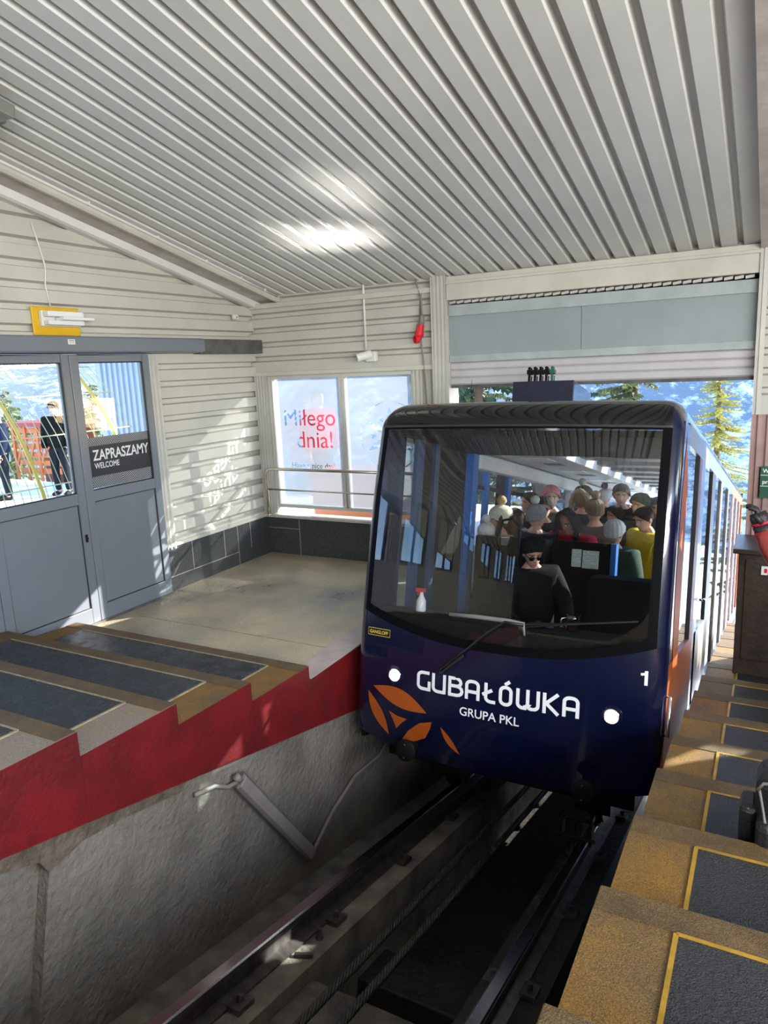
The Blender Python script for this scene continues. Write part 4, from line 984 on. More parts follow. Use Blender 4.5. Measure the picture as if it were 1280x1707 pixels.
# --- flood lamp on the ceiling, at the left edge
ff = thing('flood_lamp', 'grey metal flood lamp under the ribbed ceiling at the upper left', 'lamp', SL(-3.70, 2.20, 1.90))
mb = MB(); c = SL(-3.70, 2.20, 1.935); mb.obox(c, (1, .1, 0), SV, NV, .16, .11, .035); hd = mb.build('housing', M['silver'], ff, bevel=.01)
mb = MB(); mb.obox(c - NV*.036, (1, .1, 0), SV, NV, .135, .085, .004); mb.build('lens', M['glass'], ff)
mb = MB()
for i in range(3):
    for j in range(3): mb.lathe([(.010, 0), (.008, .006)], c - NV*.036 + Vector((1, .1, 0))*(.08*(i-1)) + SV*(.05*(j-1)), -NV, 8)
mb.build('led', M['plastic'], ff)
mb = MB(); mb.obox(c + SV*.12 + NV*.03, (1, 0, 0), SV, NV, .05, .03, .05); mb.tube([c + NV*.03, c + NV*.12], .012, 8); mb.build('bracket', M['greyplastic'], ff, bevel=.004)
# --- conduit, trunking, camera, plug
cd = thing('conduit', 'thin white conduit clipped along the roof beam and down to the camera', 'conduit', (-4.3, 5.9, 2.0))
cp = [SL(-4.312, s, 2.022-.004) for s in (-7.9, -4, -1, 1, 3, 5, 5.60)]
mb = MB(); mb.tube(cp, .011, 8); mb.tube([(-4.32, 5.905, 2.632), (-3.36, 5.905, 2.632), (-3.35, 5.905, 2.615), (-3.349, 5.905, 2.04)], .010, 8); mb.build('pipe', M['plastic'], cd, smooth=True)
for s in (.55, 1.75, 2.62, 3.40, 4.05, 4.6, 5.05, 5.4):
    mb = MB(); mb.obox(SL(-4.312, s, 2.024), (1, 0, 0), SV, NV, .016, .008, .018); mb.build('clip', M['plastic'], cd)
mb = MB(); mb.box((-4.68, 5.89, 2.485), (-2.672, 5.932, 2.53)); tag(mb.build('cable_trunking', M['cream'], bevel=.004), 'pale square cable trunking across the ribbed wall above the window', 'trunking')
cc = thing('security_camera', 'small white bullet security camera at the lower end of the white conduit', 'camera', (-3.30, 5.88, 1.94))
mb = MB(); mb.box((-3.345, 5.87, 1.925), (-3.235, 5.925, 2.02)); mb.build('mount_box', M['plastic'], cc, bevel=.012)
dv = Vector((-.75, -.60, -.22)).normalized(); c0 = Vector((-3.32, 5.86, 1.985))
mb = MB(); mb.lathe([(.034, -.05), (.038, -.045), (.038, .075), (.036, .09), (.030, .09), (.030, .082)], c0 + Vector((0, -.01, 0)), dv, 18); bd_ = mb.build('barrel', M['plastic'], cc, smooth=True, auto=40)
mb = MB(); mb.lathe([(.029, .078), (.024, .086), (.001, .088)], c0 + Vector((0, -.01, 0)), dv, 16); mb.build('lens', M['blackgloss'], bd_, smooth=True)
pg = thing('power_plug', 'red industrial power plug hanging on a cable beside the ribbed pillar', 'plug', (-2.79, 5.87, 2.1))
mb = MB(); mb.lathe([(.028, -.055), (.034, -.05), (.034, .01), (.040, .012), (.040, .045), (.034, .05), (.030, .07)], (-2.79, 5.885, 2.17), (-.1, -.25, -.9), 16); mb.build('plug_body', M['redplug'], pg, smooth=True, auto=40)
mb = MB(); mb.lathe([(.036, 0), (.036, .03), (.028, .034), (.028, .01)], (-2.80, 5.865, 2.10), (-.5, -.85, -.1), 16); mb.build('plug_flap', M['redplug'], pg, smooth=True, auto=40)
mb = MB(); mb.lathe([(.026, 0), (.024, .07), (.014, .09)], (-2.775, 5.89, 2.22), (.1, 0, 1), 12); mb.build('gland', M['greyplastic'], pg, smooth=True)
mb = MB(); mb.tube([(-2.83, 5.90, 2.66), (-2.81, 5.90, 2.56), (-2.775, 5.895, 2.46), (-2.768, 5.89, 2.38), (-2.768, 5.89, 2.30)], .009, 7); mb.tube([(-2.775, 5.91, 2.52), (-2.79, 5.91, 2.36), (-2.80, 5.91, 2.2), (-2.785, 5.905, 2.05), (-2.765, 5.905, 1.85), (-2.752, 5.91, 1.4)], .008, 7); mb.build('cable', M['greyplastic'], pg, smooth=True)
# --- handrail before the window
hr = thing('handrail', 'stainless steel tube handrail with two rails before the frosted window', 'handrail', (-3.6, 5.82, .43))
mb = MB(); mb.tube([(-4.545, 5.83, .43), (-4.545, 5.83, .85), (-4.535, 5.83, .885), (-4.51, 5.83, .905), (-4.47, 5.83, .91), (-2.72, 5.83, .91)], .016, 10); mb.build('top_rail', M['steel'], hr, smooth=True)
mb = MB(); mb.tube([(-4.545, 5.83, .70), (-2.72, 5.83, .70)], .009, 8); mb.build('lower_rail', M['steel'], hr, smooth=True)
mb = MB(); mb.tube([(-2.72, 5.83, .43), (-2.72, 5.83, .915)], .016, 10); mb.lathe([(.035, 0), (.035, .008)], (-4.545, 5.83, .43), (0, 0, 1), 14); mb.build('post', M['steel'], hr, smooth=True)
# --- tube light in the pit
tl = thing('tube_light', 'dusty grey tube light slanting down the rough pit wall', 'lamp', (-2.42, 2.9, -1.0))
pa, pb = Vector((-2.41, 2.665, -.255)), Vector((-2.41, 3.245, -1.09)); dx = (pb-pa).normalized(); up_ = Vector((1, 0, 0)); sd = dx.cross(up_)
mb = MB(); mb.prism([(-.045, -.04), (.045, -.04), (.045, .0), (.03, .028), (-.03, .028), (-.045, .0)], lambda a, h, t: pa + dx*t + sd*a + up_*h, 0, (pb-pa).length); mb.build('housing', M['greyplastic'], tl, bevel=.006)
mb = MB(); mb.prism([(-.047, -.012), (.047, -.012), (.047, .004), (-.047, .004)], lambda a, h, t: pa + dx*t + sd*a + up_*h, -.008, (pb-pa).length+.008); mb.build('rim', M['darksteel'], tl)
pc = [pb, pb + Vector((-.02, .06, -.02)), Vector((-2.435, 3.55, -.99)), Vector((-2.435, 3.85, -.90)), Vector((-2.435, 4.2, -.93)), Vector((-2.435, 4.5, -.82)), Vector((-2.435, 5.2, -1.0))]
mb = MB(); mb.tube(pc, .013, 8); mb.tube([pa, pa + Vector((-.02, -.08, .0)), Vector((-2.435, 2.5, -.20)), Vector((-2.435, 2.36, -.17))], .013, 8); mb.lathe([(.02, 0), (.02, .05)], pa - dx*.05, dx, 10); mb.build('supply_cable', M['greyplastic'], tl, smooth=True)
# --- cabinet and green sign on the right
cb = thing('cabinet', 'dark brown metal cabinet with a flat top beside the right pillar', 'cabinet', (.2, 5.5, -.25))
Z0 = -.396
mb = MB(); mb.box((-.175, 5.42, Z0), (.60, 5.84, .50)); mb.build('body', M['cabinet'], cb, bevel=.006)
mb = MB(); mb.box((-.21, 5.38, .50), (.62, 5.85, .535)); mb.build('top', M['cabinet'], cb, bevel=.005)
mb = MB(); mb.box((-.13, 5.41, Z0+.12), (.56, 5.42, .46)); dd = mb.build('door', M['cabinet'], cb, bevel=.004)
mb = MB(); mb.box((-.03, 5.402, .36), (.01, 5.41, .42)); mb.build('sticker', M['white'], dd)
mb = MB(); mb.box((-.012, 5.400, .375), (.006, 5.402, .405)); mb.build('sticker_mark', M['redplug'], dd)
sg_ = thing('wall_sign', 'dark green notice sign on the brown ribbed pillar', 'sign', (.1, 5.84, .75))
mb = MB(); mb.box((-.075, 5.83, .82), (.26, 5.845, 1.05)); mb.build('plate', M['green'], sg_)
mb = text_mb('WEJŚCIE', .040, lambda a, c, d: Vector((-.062+a, 5.828, 1.005+c)), bold=.0008); mb = text_mb('przejście', .040, lambda a, c, d: Vector((-.062+a, 5.828, .925+c)), mb=mb, bold=.0008)
mb.build('lettering', M['white'], sg_)
mb = MB()
for z in (.905, .985): mb.box((-.075, 5.8285, z), (.26, 5.83, z+.004))
mb.build('rule', M['white'], sg_)
# --- things on the dashboard (car frame)
def cw(X, Y, Z): return CM @ Vector((X, Y, Z))
CZ = Vector((CM[0][2], CM[1][2], CM[2][2]))
mg = thing('glass_mug', 'clear glass mug standing on the dashboard', 'mug', cw(.36, .42, 1.28))
mb = MB(); mb.lathe([(.030, 0), (.036, .01), (.042, .075), (.045, .10), (.042, .10), (.038, .02)], cw(.37, .36, 1.28), CZ, 18); mb.build('cup', glass('mug glass', (.75, .72, .68), 1.5, .02, .12), mg, smooth=True)
mb = MB(); mb.lathe([(.036, 0), (.039, .05)], cw(.37, .36, 1.292), CZ, 16); mb.build('tea', mat('dark tea', (.06, .02, .01), .2), mg, smooth=True)
mb = MB(); mb.tube([cw(.33, .35, 1.36), cw(.305, .34, 1.355), cw(.30, .34, 1.32), cw(.328, .35, 1.30)], .006, 7); mb.build('handle', M['chrome'], mg, smooth=True)
mb = MB(); mb.grid([[cw(.10+.16*i/8, .28+.14*j/6, 1.285+.02*noise.noise(Vector((i*.7, j*.9, 1)))+.012) for i in range(9)] for j in range(7)]); o = mb.build('cloth', mat('dark blue cloth', (.02, .03, .06), .8), smooth=True, solid=.008); tag(o, 'crumpled dark cloth on the dashboard beside the mug', 'cloth')
sb = thing('spray_bottle', 'small spray bottle with a red trigger on the left of the dashboard', 'bottle', cw(-.62, .34, 1.28))
mb = MB(); mb.lathe([(.034, 0), (.036, .01), (.034, .07), (.014, .11), (.012, .13)], cw(-.66, .36, 1.28), CZ, 14); mb.build('bottle', M['diffuser'], sb, smooth=True)
mb = MB(); mb.box((-.70, .35, 1.41), (-.635, .375, 1.435), lambda v: cw(*v)); mb.box((-.69, .355, 1.385), (-.68, .37, 1.41), lambda v: cw(*v)); mb.build('trigger', M['redplug'], sb)
for xa, xb, za, zb_, nm in ((.03, .105, 1.60, 1.74, 'printed timetable sheet on the bulkhead, left of the pair'), (.115, .24, 1.595, 1.735, 'wider printed notice sheet on the bulkhead, right of the pair')):
    mb = MB(); mb.box((xa, 1.652, za), (xb, 1.659, zb_), lambda v: cw(*v)); tag(mb.build('notice_sheet', M['paper']), nm, 'notice', 'paper notices on the bulkhead')
ds = thing('cab_chair', 'black padded chair on the right of the cab', 'chair', cw(.55, 1.1, .56))
mb = MB(); mb.box((.30, .95, 1.05), (.84, 1.10, 1.60), lambda v: cw(*v)); mb.build('backrest', M['black'], ds, bevel=.08)
mb = MB(); mb.box((.32, 1.05, .90), (.80, 1.50, 1.05), lambda v: cw(*v)); mb.build('cushion', M['black'], ds, bevel=.05)
mb = MB(); mb.box((.50, 1.2, .56), (.62, 1.35, .92), lambda v: cw(*v)); mb.build('pedestal', M['black'], ds)

# ================================================================== PEOPLE
SK = []
HT = [  # t, half width, front, back  (metres, head 0.225 tall)
    (0.00, .020, .050, .000), (0.05, .034, .078, .020), (0.12, .046, .086, .045), (0.22, .056, .088, .062), (0.32, .063, .089, .074),
    (0.42, .068, .089, .085), (0.52, .071, .088, .093), (0.62, .074, .091, .098), (0.72, .075, .090, .100), (0.82, .070, .079, .094),
    (0.90, .057, .060, .078), (0.96, .037, .036, .052), (1.00, .006, .004, .008)]
def htab(t):
    for a, b in zip(HT, HT[1:]):
        if t <= b[0]:
            k = (t-a[0])/(b[0]-a[0]); k2 = k
            return [a[i] + (b[i]-a[i])*k2 for i in (1, 2, 3)]
    return list(HT[-1][1:])
HH = 0.225; HC = Vector((0, 0, 1.49))          # chin level of the 1.70 m figure
def head_mesh():
    mb = MB(); rows = []
    n = 36; ts = [0, .03, .06, .1, .15, .2, .24, .27, .30, .34, .38, .42, .46, .5, .54, .58, .62, .68, .74, .8, .86, .91, .95, .98, 1.0]
    for t in ts:
        w, f, b = htab(t); row = []
        for k in range(n+1):
            a = 2*PI*k/n; x = w*math.sin(a); y = -f*math.cos(a) if math.cos(a) > 0 else -b*math.cos(a)
            if math.cos(a) > 0:
                fx = abs(x)
                if .28 < t < .58:
                    q = 1 - abs(t-.36)/.22 if t > .36 else 1 - (.36-t)/.08
                    y -= max(0, q)*.026*max(0, 1-(fx/.017)**2)
                if .46 < t < .56: y += .009*math.exp(-((fx-.031)/.014)**2)
                if .58 < t < .66: y -= .004*max(0, 1-fx/.05)
                if .16 < t < .27: y -= .006*max(0, 1-(fx/.026)**2)*(1-abs(t-.215)/.055)
                if t < .1: y -= .004*max(0, 1-fx/.03)
            row.append(Vector((x, y, t*HH)))
        rows.append(row)
    mb.grid(rows)
    for sx in (-1, 1): mb.ball((sx*.074, .012, .455*HH), (.010, .020, .032), 10, 8)
    return mb
def HX(yaw, pit): return Matrix.Translation(HC + Vector((0, .01, 0))) @ Matrix.Rotation(yaw, 4, 'Z') @ Matrix.Rotation(pit, 4, 'X') @ Matrix.Translation(Vector((0, -.012, 0)))
def skin_mesh(chains, name, sub=1):
    """chains: list of [(point, radius), ...]; chains starting at an existing point are joined to it"""
    vs = []; rs = []; es = []; idx = {}
    for ch in chains:
        prev = None
        for p, r in ch:
            key = tuple(round(c, 4) for c in p)
            if key not in idx: idx[key] = len(vs); vs.append(key); rs.append(r)
            i = idx[key]
            if prev is not None and prev != i: es.append((prev, i))
            prev = i
    me = bpy.data.meshes.new(name); me.from_pydata(vs, es, []); o = bpy.data.objects.new(name, me); C.objects.link(o)
    m = o.modifiers.new('s', 'SKIN'); m.use_smooth_shade = True
    for i, r in enumerate(rs):
        sv = me.skin_vertices[0].data[i]; rr = r if isinstance(r, tuple) else (r, r); sv.radius = rr; sv.use_root = (i == 0)
    if sub: o.modifiers.new('u', 'SUBSURF').levels = sub
    d = bpy.context.evaluated_depsgraph_get(); ev = o.evaluated_get(d); me2 = bpy.data.meshes.new_from_object(ev)
    bpy.data.objects.remove(o); bpy.data.meshes.remove(me)
    return me2
def pose_joints(pose):
    J = {}
    for s, k in ((-1, 'R'), (1, 'L')):
        J['hip'+k] = (s*.09, .0, .90); J['knee'+k] = (s*.10, -.02, .49); J['ank'+k] = (s*.10, .02, .085); J['toe'+k] = (s*.12, -.15, .03)
        J['sho'+k] = (s*.175, .01, 1.385); J['elb'+k] = (s*.235, .03, 1.10); J['wri'+k] = (s*.235, -.07, .86)
        J['dir'+k] = (0, -.25, -.95); J['up'+k] = (-s, 0, 0)
    if pose == 'sit':
        for s, k in ((-1, 'R'), (1, 'L')):
            J['knee'+k] = (s*.13, -.42, .93); J['ank'+k] = (s*.13, -.45, .50); J['toe'+k] = (s*.14, -.62, .46)
            J['elb'+k] = (s*.26, -.08, 1.12); J['wri'+k] = (s*.18, -.33, 1.06); J['dir'+k] = (-s*.2, -.95, -.1); J['up'+k] = (0, 0, 1)
    if pose == 'chin':
        J['elbL'] = (.25, -.12, 1.12); J['wriL'] = (.13, -.17, 1.36); J['dirL'] = (-.45, .1, .9); J['upL'] = (0, -1, .2)
    if pose == 'glove':
        J['elbL'] = (.25, -.19, 1.03); J['wriL'] = (.15, -.30, 1.27); J['dirL'] = (-.1, -.35, .9); J['upL'] = (0, -.9, -.3)
    if pose == 'phone':
        for s, k in ((-1, 'R'), (1, 'L')):
            J['elb'+k] = (s*.24, -.08, 1.11); J['wri'+k] = (s*.07, -.28, 1.17); J['dir'+k] = (-s*.3, -.6, .7); J['up'+k] = (0, -.7, -.7)
    return J
def body_mesh(yaw, pit, pose):
    J = pose_joints(pose)
    ch = [[((0, .0, .93), (.145, .105)), ((0, .0, 1.08), (.125, .09)), ((0, .005, 1.25), (.155, .105)), ((0, .01, 1.37), (.12, .085)), ((0, .012, 1.45), .056), ((0, .008, 1.53), .054)]]
    for k in 'RL':
        ch.append([((0, .0, .93), 0), (J['hip'+k], .092), (Vector(J['hip'+k]).lerp(Vector(J['knee'+k]), .5), .078), (J['knee'+k], .056), (Vector(J['knee'+k]).lerp(Vector(J['ank'+k]), .35), .056), (J['ank'+k], .038), (J['toe'+k], .034)])
        ch.append([((0, .01, 1.37), 0), (J['sho'+k], .060), (Vector(J['sho'+k]).lerp(Vector(J['elb'+k]), .5), .048), (J['elb'+k], .039), (Vector(J['elb'+k]).lerp(Vector(J['wri'+k]), .4), .038), (J['wri'+k], .026)])
    me = skin_mesh(ch, 'b')
    bm = bmesh.new(); bm.from_mesh(me); bpy.data.meshes.remove(me)
    # hands: palm and five separate bent fingers
    for s, k in ((-1, 'R'), (1, 'L')):
        d = Vector(J['dir'+k]).normalized(); u = Vector(J['up'+k]); u = (u - d*u.dot(d)).normalized(); sdv = d.cross(u); w = Vector(J['wri'+k])
        fc = [[(tuple(w - d*.02), (.026, .022)), (tuple(w + d*.03), (.034, .017)), (tuple(w + d*.075), (.038, .015))]]
        m1 = skin_mesh(fc, 'p'); bm.from_mesh(m1); bpy.data.meshes.remove(m1)
        for q, ln in ((-1.5, .062), (-.5, .075), (.5, .080), (1.5, .070)):
            b0 = w + d*.07 + sdv*(q*.0175); c1 = b0 + d*ln*.45 - u*-.004; c2 = c1 + (d*.8 + u*.5).normalized()*ln*.32; c3 = c2 + (d*.4 + u*.8).normalized()*ln*.25
            m1 = skin_mesh([[(tuple(b0), .0095), (tuple(c1), .009), (tuple(c2), .008), (tuple(c3), .007)]], 'f'); bm.from_mesh(m1); bpy.data.meshes.remove(m1)
        t0 = w + d*.02 + sdv*.026*s; m1 = skin_mesh([[(tuple(t0), .012), (tuple(t0 + d*.03 + sdv*.02*s + u*.008), .0105), (tuple(t0 + d*.055 + sdv*.022*s + u*.018), .009)]], 't'); bm.from_mesh(m1); bpy.data.meshes.remove(m1)
    hx = HX(yaw, pit); hb = head_mesh(); b0 = len(bm.verts)
    vv = [bm.verts.new(hx @ v) for v in hb.v]
    for f in hb.f:
        try: bm.faces.new([vv[i] for i in f])
        except ValueError: pass
    bmesh.ops.remove_doubles(bm, verts=vv, dist=1e-5); bmesh.ops.recalc_face_normals(bm, faces=bm.faces)
    me = bpy.data.meshes.new('b'); bm.to_mesh(me); bm.free()
    o = bpy.data.objects.new('b', me); C.objects.link(o); r = o.modifiers.new('r', 'REMESH'); r.mode = 'VOXEL'; r.voxel_size = .0065; r.use_smooth_shade = True
    sm = o.modifiers.new('sm', 'SMOOTH'); sm.factor = .4; sm.iterations = 2
    d = bpy.context.evaluated_depsgraph_get(); out = bpy.data.meshes.new_from_object(o.evaluated_get(d)); bpy.data.objects.remove(o)
    out.materials.clear()
    for q in range(4): out.materials.append(None)
    hi = hx.inverted()
    for p in out.polygons:
        p.use_smooth = True
        c = hi @ p.center; t = c.z/HH; x = abs(c.x); y = c.y
        if y < -.03 and -.02 < t < 1:
            if ((x-.031)/.0135)**2 + ((t-.505)/.030)**2 < 1: p.material_index = 2 if ((x-.031)/.0065)**2 + ((t-.505)/.032)**2 < 1 else 1
            elif abs(t-.595 + (x-.03)*1.2) < .020 and .010 < x < .052: p.material_index = 2
            elif ((x)/.024)**2 + ((t-.205)/.030)**2 < 1: p.material_index = 3
    return out
def jacket_mesh(pose, puff=1.0):
    J = pose_joints(pose); a = .028*puff
    ch = [[((0, .0, .86), (.175+a, .135+a)), ((0, .0, 1.02), (.155+a, .12+a)), ((0, .005, 1.22), (.175+a, .125+a)), ((0, .01, 1.36), (.135+a, .105+a)), ((0, .012, 1.455), .078)]]
    for k in 'RL':
        ch.append([((0, .01, 1.36), 0), (J['sho'+k], .068+a), (Vector(J['sho'+k]).lerp(Vector(J['elb'+k]), .5), .060+a), (J['elb'+k], .052+a*.8), (Vector(J['elb'+k]).lerp(Vector(J['wri'+k]), .5), .048+a*.7), (Vector(J['elb'+k]).lerp(Vector(J['wri'+k]), .97), .038+a*.4)])
    return skin_mesh(ch, 'jacket', 2)
def trouser_mesh(pose):
    J = pose_joints(pose); ch = [[((0, .0, .95), (.155, .12)), ((0, 0, .90), (.15, .115))]]
    for k in 'RL': ch.append([((0, 0, .90), 0), (J['hip'+k], .108), (Vector(J['hip'+k]).lerp(Vector(J['knee'+k]), .5), .092), (J['knee'+k], .074), (Vector(J['knee'+k]).lerp(Vector(J['ank'+k]), .5), .070), (J['ank'+k], .060)])
    return skin_mesh(ch, 'trousers', 2)
def shoe_mesh(pose, k):
    J = pose_joints(pose); a = Vector(J['ank'+k]); t = Vector(J['toe'+k])
    return skin_mesh([[(tuple(a + Vector((0, .02, .03))), .050), (tuple(a + Vector((0, .015, -.045))), (.046, .042)), (tuple(a.lerp(t, .55) + Vector((0, 0, .008))), (.048, .040)), (tuple(t + Vector((0, -.03, .008))), (.042, .034))]], 'shoe', 2)
CACHE = {}
def cached(key, fn, *a):
    if key not in CACHE: CACHE[key] = fn(*a)
    return CACHE[key]
def pm(name, col, rough=.8, var=.12, sc_=40, b=.3): 
    k = ('m', name)
    if k not in CACHE: CACHE[k] = mat(name, col, rough, 0, var, sc_, b, 120, spec=.5 if rough < .5 else .12)
    return CACHE[k]
SKINS = {'fair': pm('fair skin', (.56, .33, .25), .5, .06, 12, 0), 'tan': pm('tanned skin', (.40, .215, .15), .5, .06, 12, 0), 'pale': pm('pale skin', (.62, .40, .32), .5, .05, 12, 0)}
EYEW = pm('eye white', (.7, .68, .66), .3, 0, 1, 0); DARK = pm('dark brown hair', (.030, .020, .014), .6, .3, 60, .3); LIPS = pm('lips', (.42, .15, .13), .45, 0, 1, 0)
def shell(infl, t0f, t0b, y0=None, extra=None, n=28, rows_=10):
    """cap over the head from a front level t0f to a back level t0b (head-local)"""
    mb = MB(); rows = []
    for j in range(rows_+1):
        row = []
        for k in range(n+1):
            a = 2*PI*k/n; cf = (1+math.cos(a))/2          # 1 at the front
            t0 = t0b + (t0f-t0b)*cf**1.6; t = t0 + (1.0-t0)*j/rows_
            w, f, b = htab(min(.999, t)); q = infl + (extra(j/rows_, a) if extra else 0)
            # follow the crown
            top_ = math.sqrt(max(0, 1-((t-.66)/.34)**2)) if t > .66 else 1.0
            w, f, b = (max(w, .0)+q*top_), (f+q*top_), (b+q*top_)
            row.append(Vector((w*math.sin(a), -f*math.cos(a) if math.cos(a) > 0 else -b*math.cos(a), t*HH + q*max(0, (t-.6)/.4))))
        rows.append(row)
    mb.grid(rows); return mb
def put(mb, name, m, parent, hx, sc_, loc_, rz):
    X = Matrix.Translation(loc_) @ Matrix.Rotation(rz, 4, 'Z') @ Matrix.Scale(sc_, 4) @ hx
    mb.v = [X @ v for v in mb.v]
    o = mb.build(name, m, parent, smooth=True); return o
def person(label, loc, rz, h, yaw=0, pit=0, pose='stand', skin='fair', jacket=('black fabric', (.012, .012, .014)), trousers=('dark trousers', (.015, .016, .02)), hat=None, hatcol=None, pom=None, hair=None, extra=(), puff=1.0, group=None, cat='person'):
    """rz = 0 faces the camera side (-Y)"""
    s = h/1.70; loc = Vector(loc)
    t = thing('person', label, cat, loc, group=group)
    X = Matrix.Rotation(rz, 4, 'Z') @ Matrix.Scale(s, 4)
    def child(name, me, mats):
        o = bpy.data.objects.new(name, me); C.objects.link(o); o.parent = t; o.matrix_local = X; WM[o.name] = WM[t.name]
        if len(me.materials) == 0: me.materials.append(None)
        for i, m in enumerate(mats):
            o.material_slots[i].link = 'OBJECT'; o.material_slots[i].material = m
        return o
    yk_, pk_ = round(yaw, 2), round(pit, 2)
    child('body', cached(('b', yk_, pk_, pose), body_mesh, yk_, pk_, pose), [SKINS[skin], EYEW, DARK, LIPS])
    jk = child('jacket', cached(('j', pose, puff), jacket_mesh, pose, puff), [pm(*jacket)])
    child('trousers', cached(('t', pose), trouser_mesh, pose), [pm(*trousers)])
    for k in 'RL': child('shoe', cached(('s', pose, k), shoe_mesh, pose, k), [pm('dark leather', (.02, .016, .014), .5)])
    hx = HX(yaw, pit)
    if hair:
        hc, style = hair
        if style == 'short': put(shell(.010, .80, .20), 'hair', pm(*hc), t, hx, s, loc, rz)
        else:
            mb = shell(.013, .80, .05)
            for sx in (-1, 1):
                mb.tube([Vector((sx*.070, .01, .16)), Vector((sx*.082, .00, .08)), Vector((sx*.085, -.02, -.01)), Vector((sx*.085, -.05, -.10))], [.020, .024, .026, .014], 8)
            mb.tube([Vector((0, .085, .14)), Vector((0, .10, .04)), Vector((0, .10, -.08))], [.06, .07, .05], 10)
            put(mb, 'hair', pm(*hc), t, hx, s, loc, rz)
    if hat:
        hm = pm(*hatcol)
        if hat in ('beanie', 'pompom'):
            knit = (lambda j, a: .0025*math.sin(a*14) + (.006 if j < .22 else 0)) if True else None
            ho = put(shell(.016, .75, .34, extra=knit, n=56, rows_=12), 'hat', hm, t, hx, s, loc, rz)
        elif hat == 'hood':
            mb = MB(); rows = []; n = 26
            for j in range(11):
                b_ = j/10; row = []
                for k in range(n+1):
                    a = PI*(k/n) ; yy = -.085 + .22*b_; r_ = 1.0 - .75*max(0, b_-.55)/.45
                    row.append(Vector((-.118*r_*math.cos(a)*1.0, yy, .04 + (.225*r_)*math.sin(a) - .03*b_)))
                rows.append(row)
            mb.grid(rows); mb.grid([[rows[0][k] for k in range(n+1)], [rows[0][k]*.93 + Vector((0, -.012, .006)) for k in range(n+1)]])
            mb.tube([Vector((-.118, -.08, .05)), Vector((-.10, -.09, -.05)), Vector((0, -.11, -.09)), Vector((.10, -.09, -.05)), Vector((.118, -.08, .05))], .028, 8)
            ho = put(mb, 'hood', hm, t, hx, s, loc, rz)
            sh_ = ho.modifiers.new('solid', 'SOLIDIFY'); sh_.thickness = .012
        elif hat == 'cap':
            ho = put(shell(.016, .66, .30), 'hat', hm, t, hx, s, loc, rz)
            mb = MB(); rows = []
            for j in range(5):
                row = []
                for k in range(15):
                    a = -1.25 + 2.5*k/14; rr = 1.0 + .55*j/4
                    row.append(Vector((.088*math.sin(a)*(1+.10*j/4), -.098*math.cos(a)*rr*.98, .66*HH - .018*j/4*(.6+math.cos(a)))))
                rows.append(row)
            mb.grid(rows); o = put(mb, 'brim', hm, t, hx, s, loc, rz); sm_ = o.modifiers.new('solid', 'SOLIDIFY'); sm_.thickness = .006
        elif hat == 'helmet':
            ho = put(shell(.030, .62, .20, n=36), 'helmet', hm, t, hx, s, loc, rz)
        if pom:
            rnd = random.Random(len(label)); mb = MB()
            mb.ball((0, .015, HH + .055), .045, 16, 10, lambda d: 1 + .22*noise.noise(d*7 + Vector((len(label), 0, 0))))
            put(mb, 'pompom', pm(*pom), t, hx, s, loc, rz)
    for e in extra:
        if e == 'glasses':
            mb = MB()
            for sx in (-1, 1): mb.lathe([(.022, 0), (.022, .004)], (sx*.031, -.100, .50*HH), (0, 1, 0), 14); mb.tube([(sx*.052, -.095, .52*HH), (sx*.076, .01, .52*HH)], .003, 5)
            mb.tube([(-.012, -.102, .52*HH), (.012, -.102, .52*HH)], .003, 5); put(mb, 'glasses', M['blackgloss'], t, hx, s, loc, rz)
        if e == 'sunglasses_up':
            mb = MB()
            for sx in (-1, 1): mb.ball((sx*.034, -.082, .83*HH), (.028, .010, .018), 10, 6); mb.tube([(sx*.06, -.07, .83*HH), (sx*.084, .02, .74*HH)], .003, 5)
            put(mb, 'sunglasses', mat('blue mirror lens', (.03, .12, .55), .08, .6), t, hx, s, loc, rz)
        if e == 'scarf':
            mb = MB(); mb.tube([Vector((.085*math.sin(2*PI*k/16), .01-.085*math.cos(2*PI*k/16), -.025)) for k in range(16)], .034, 8, closed=True); put(mb, 'scarf', pm('pale grey scarf', (.40, .40, .42)), t, HX(0, 0), s, loc, rz)
        if e == 'furhood':
            mb = MB(); mb.tube([Vector((.13*math.cos(PI*k/14 + 0), .02 + .03*math.sin(PI*k/14), -.02 + .26*math.sin(PI*k/14))) for k in range(15)], [.030 + .008*noise.noise(Vector((k*1.7, 0, 0))) for k in range(15)], 10); put(mb, 'fur_trim', pm('tan fur', (.36, .30, .22), .9, .3, 80, 1.0), t, hx, s, loc, rz)
        if e == 'beard':
            put(shell(.004, .02, .02), 'beard', DARK, t, hx, s, loc, rz) if False else None
    return t
BLK = ('black padded fabric', (.007, .007, .008)); NAVY = ('navy padded fabric', (.015, .022, .05)); GREY = ('grey wool', (.16, .17, .18)); DGREY = ('charcoal fabric', (.035, .036, .04))
RED = ('red fabric', (.42, .012, .03)); GREEN = ('dark green padded nylon', (.045, .075, .055)); YEL = ('bright yellow fabric', (.62, .47, .02)); CREAM = ('cream wool', (.62, .58, .48)); WHITE = ('white knit', (.66, .66, .64))
PINK = ('pink knit', (.56, .20, .24)); BROWN = ('brown knit', (.20, .14, .10)); BEIGE = ('beige fleece', (.50, .42, .30)); BLKKNIT = ('black knit', (.012, .012, .013)); GKNIT = ('grey knit', (.22, .23, .235)); HBR = ('brown hair', (.07, .042, .025)); HBK = ('black hair', (.016, .012, .010)); HLB = ('light brown hair', (.17, .10, .055))
TANP = ('tan fur pompom', (.48, .33, .17)); GREYP = ('grey fur pompom', (.45, .45, .44)); TEAL = ('bright blue nylon', (.02, .16, .50))
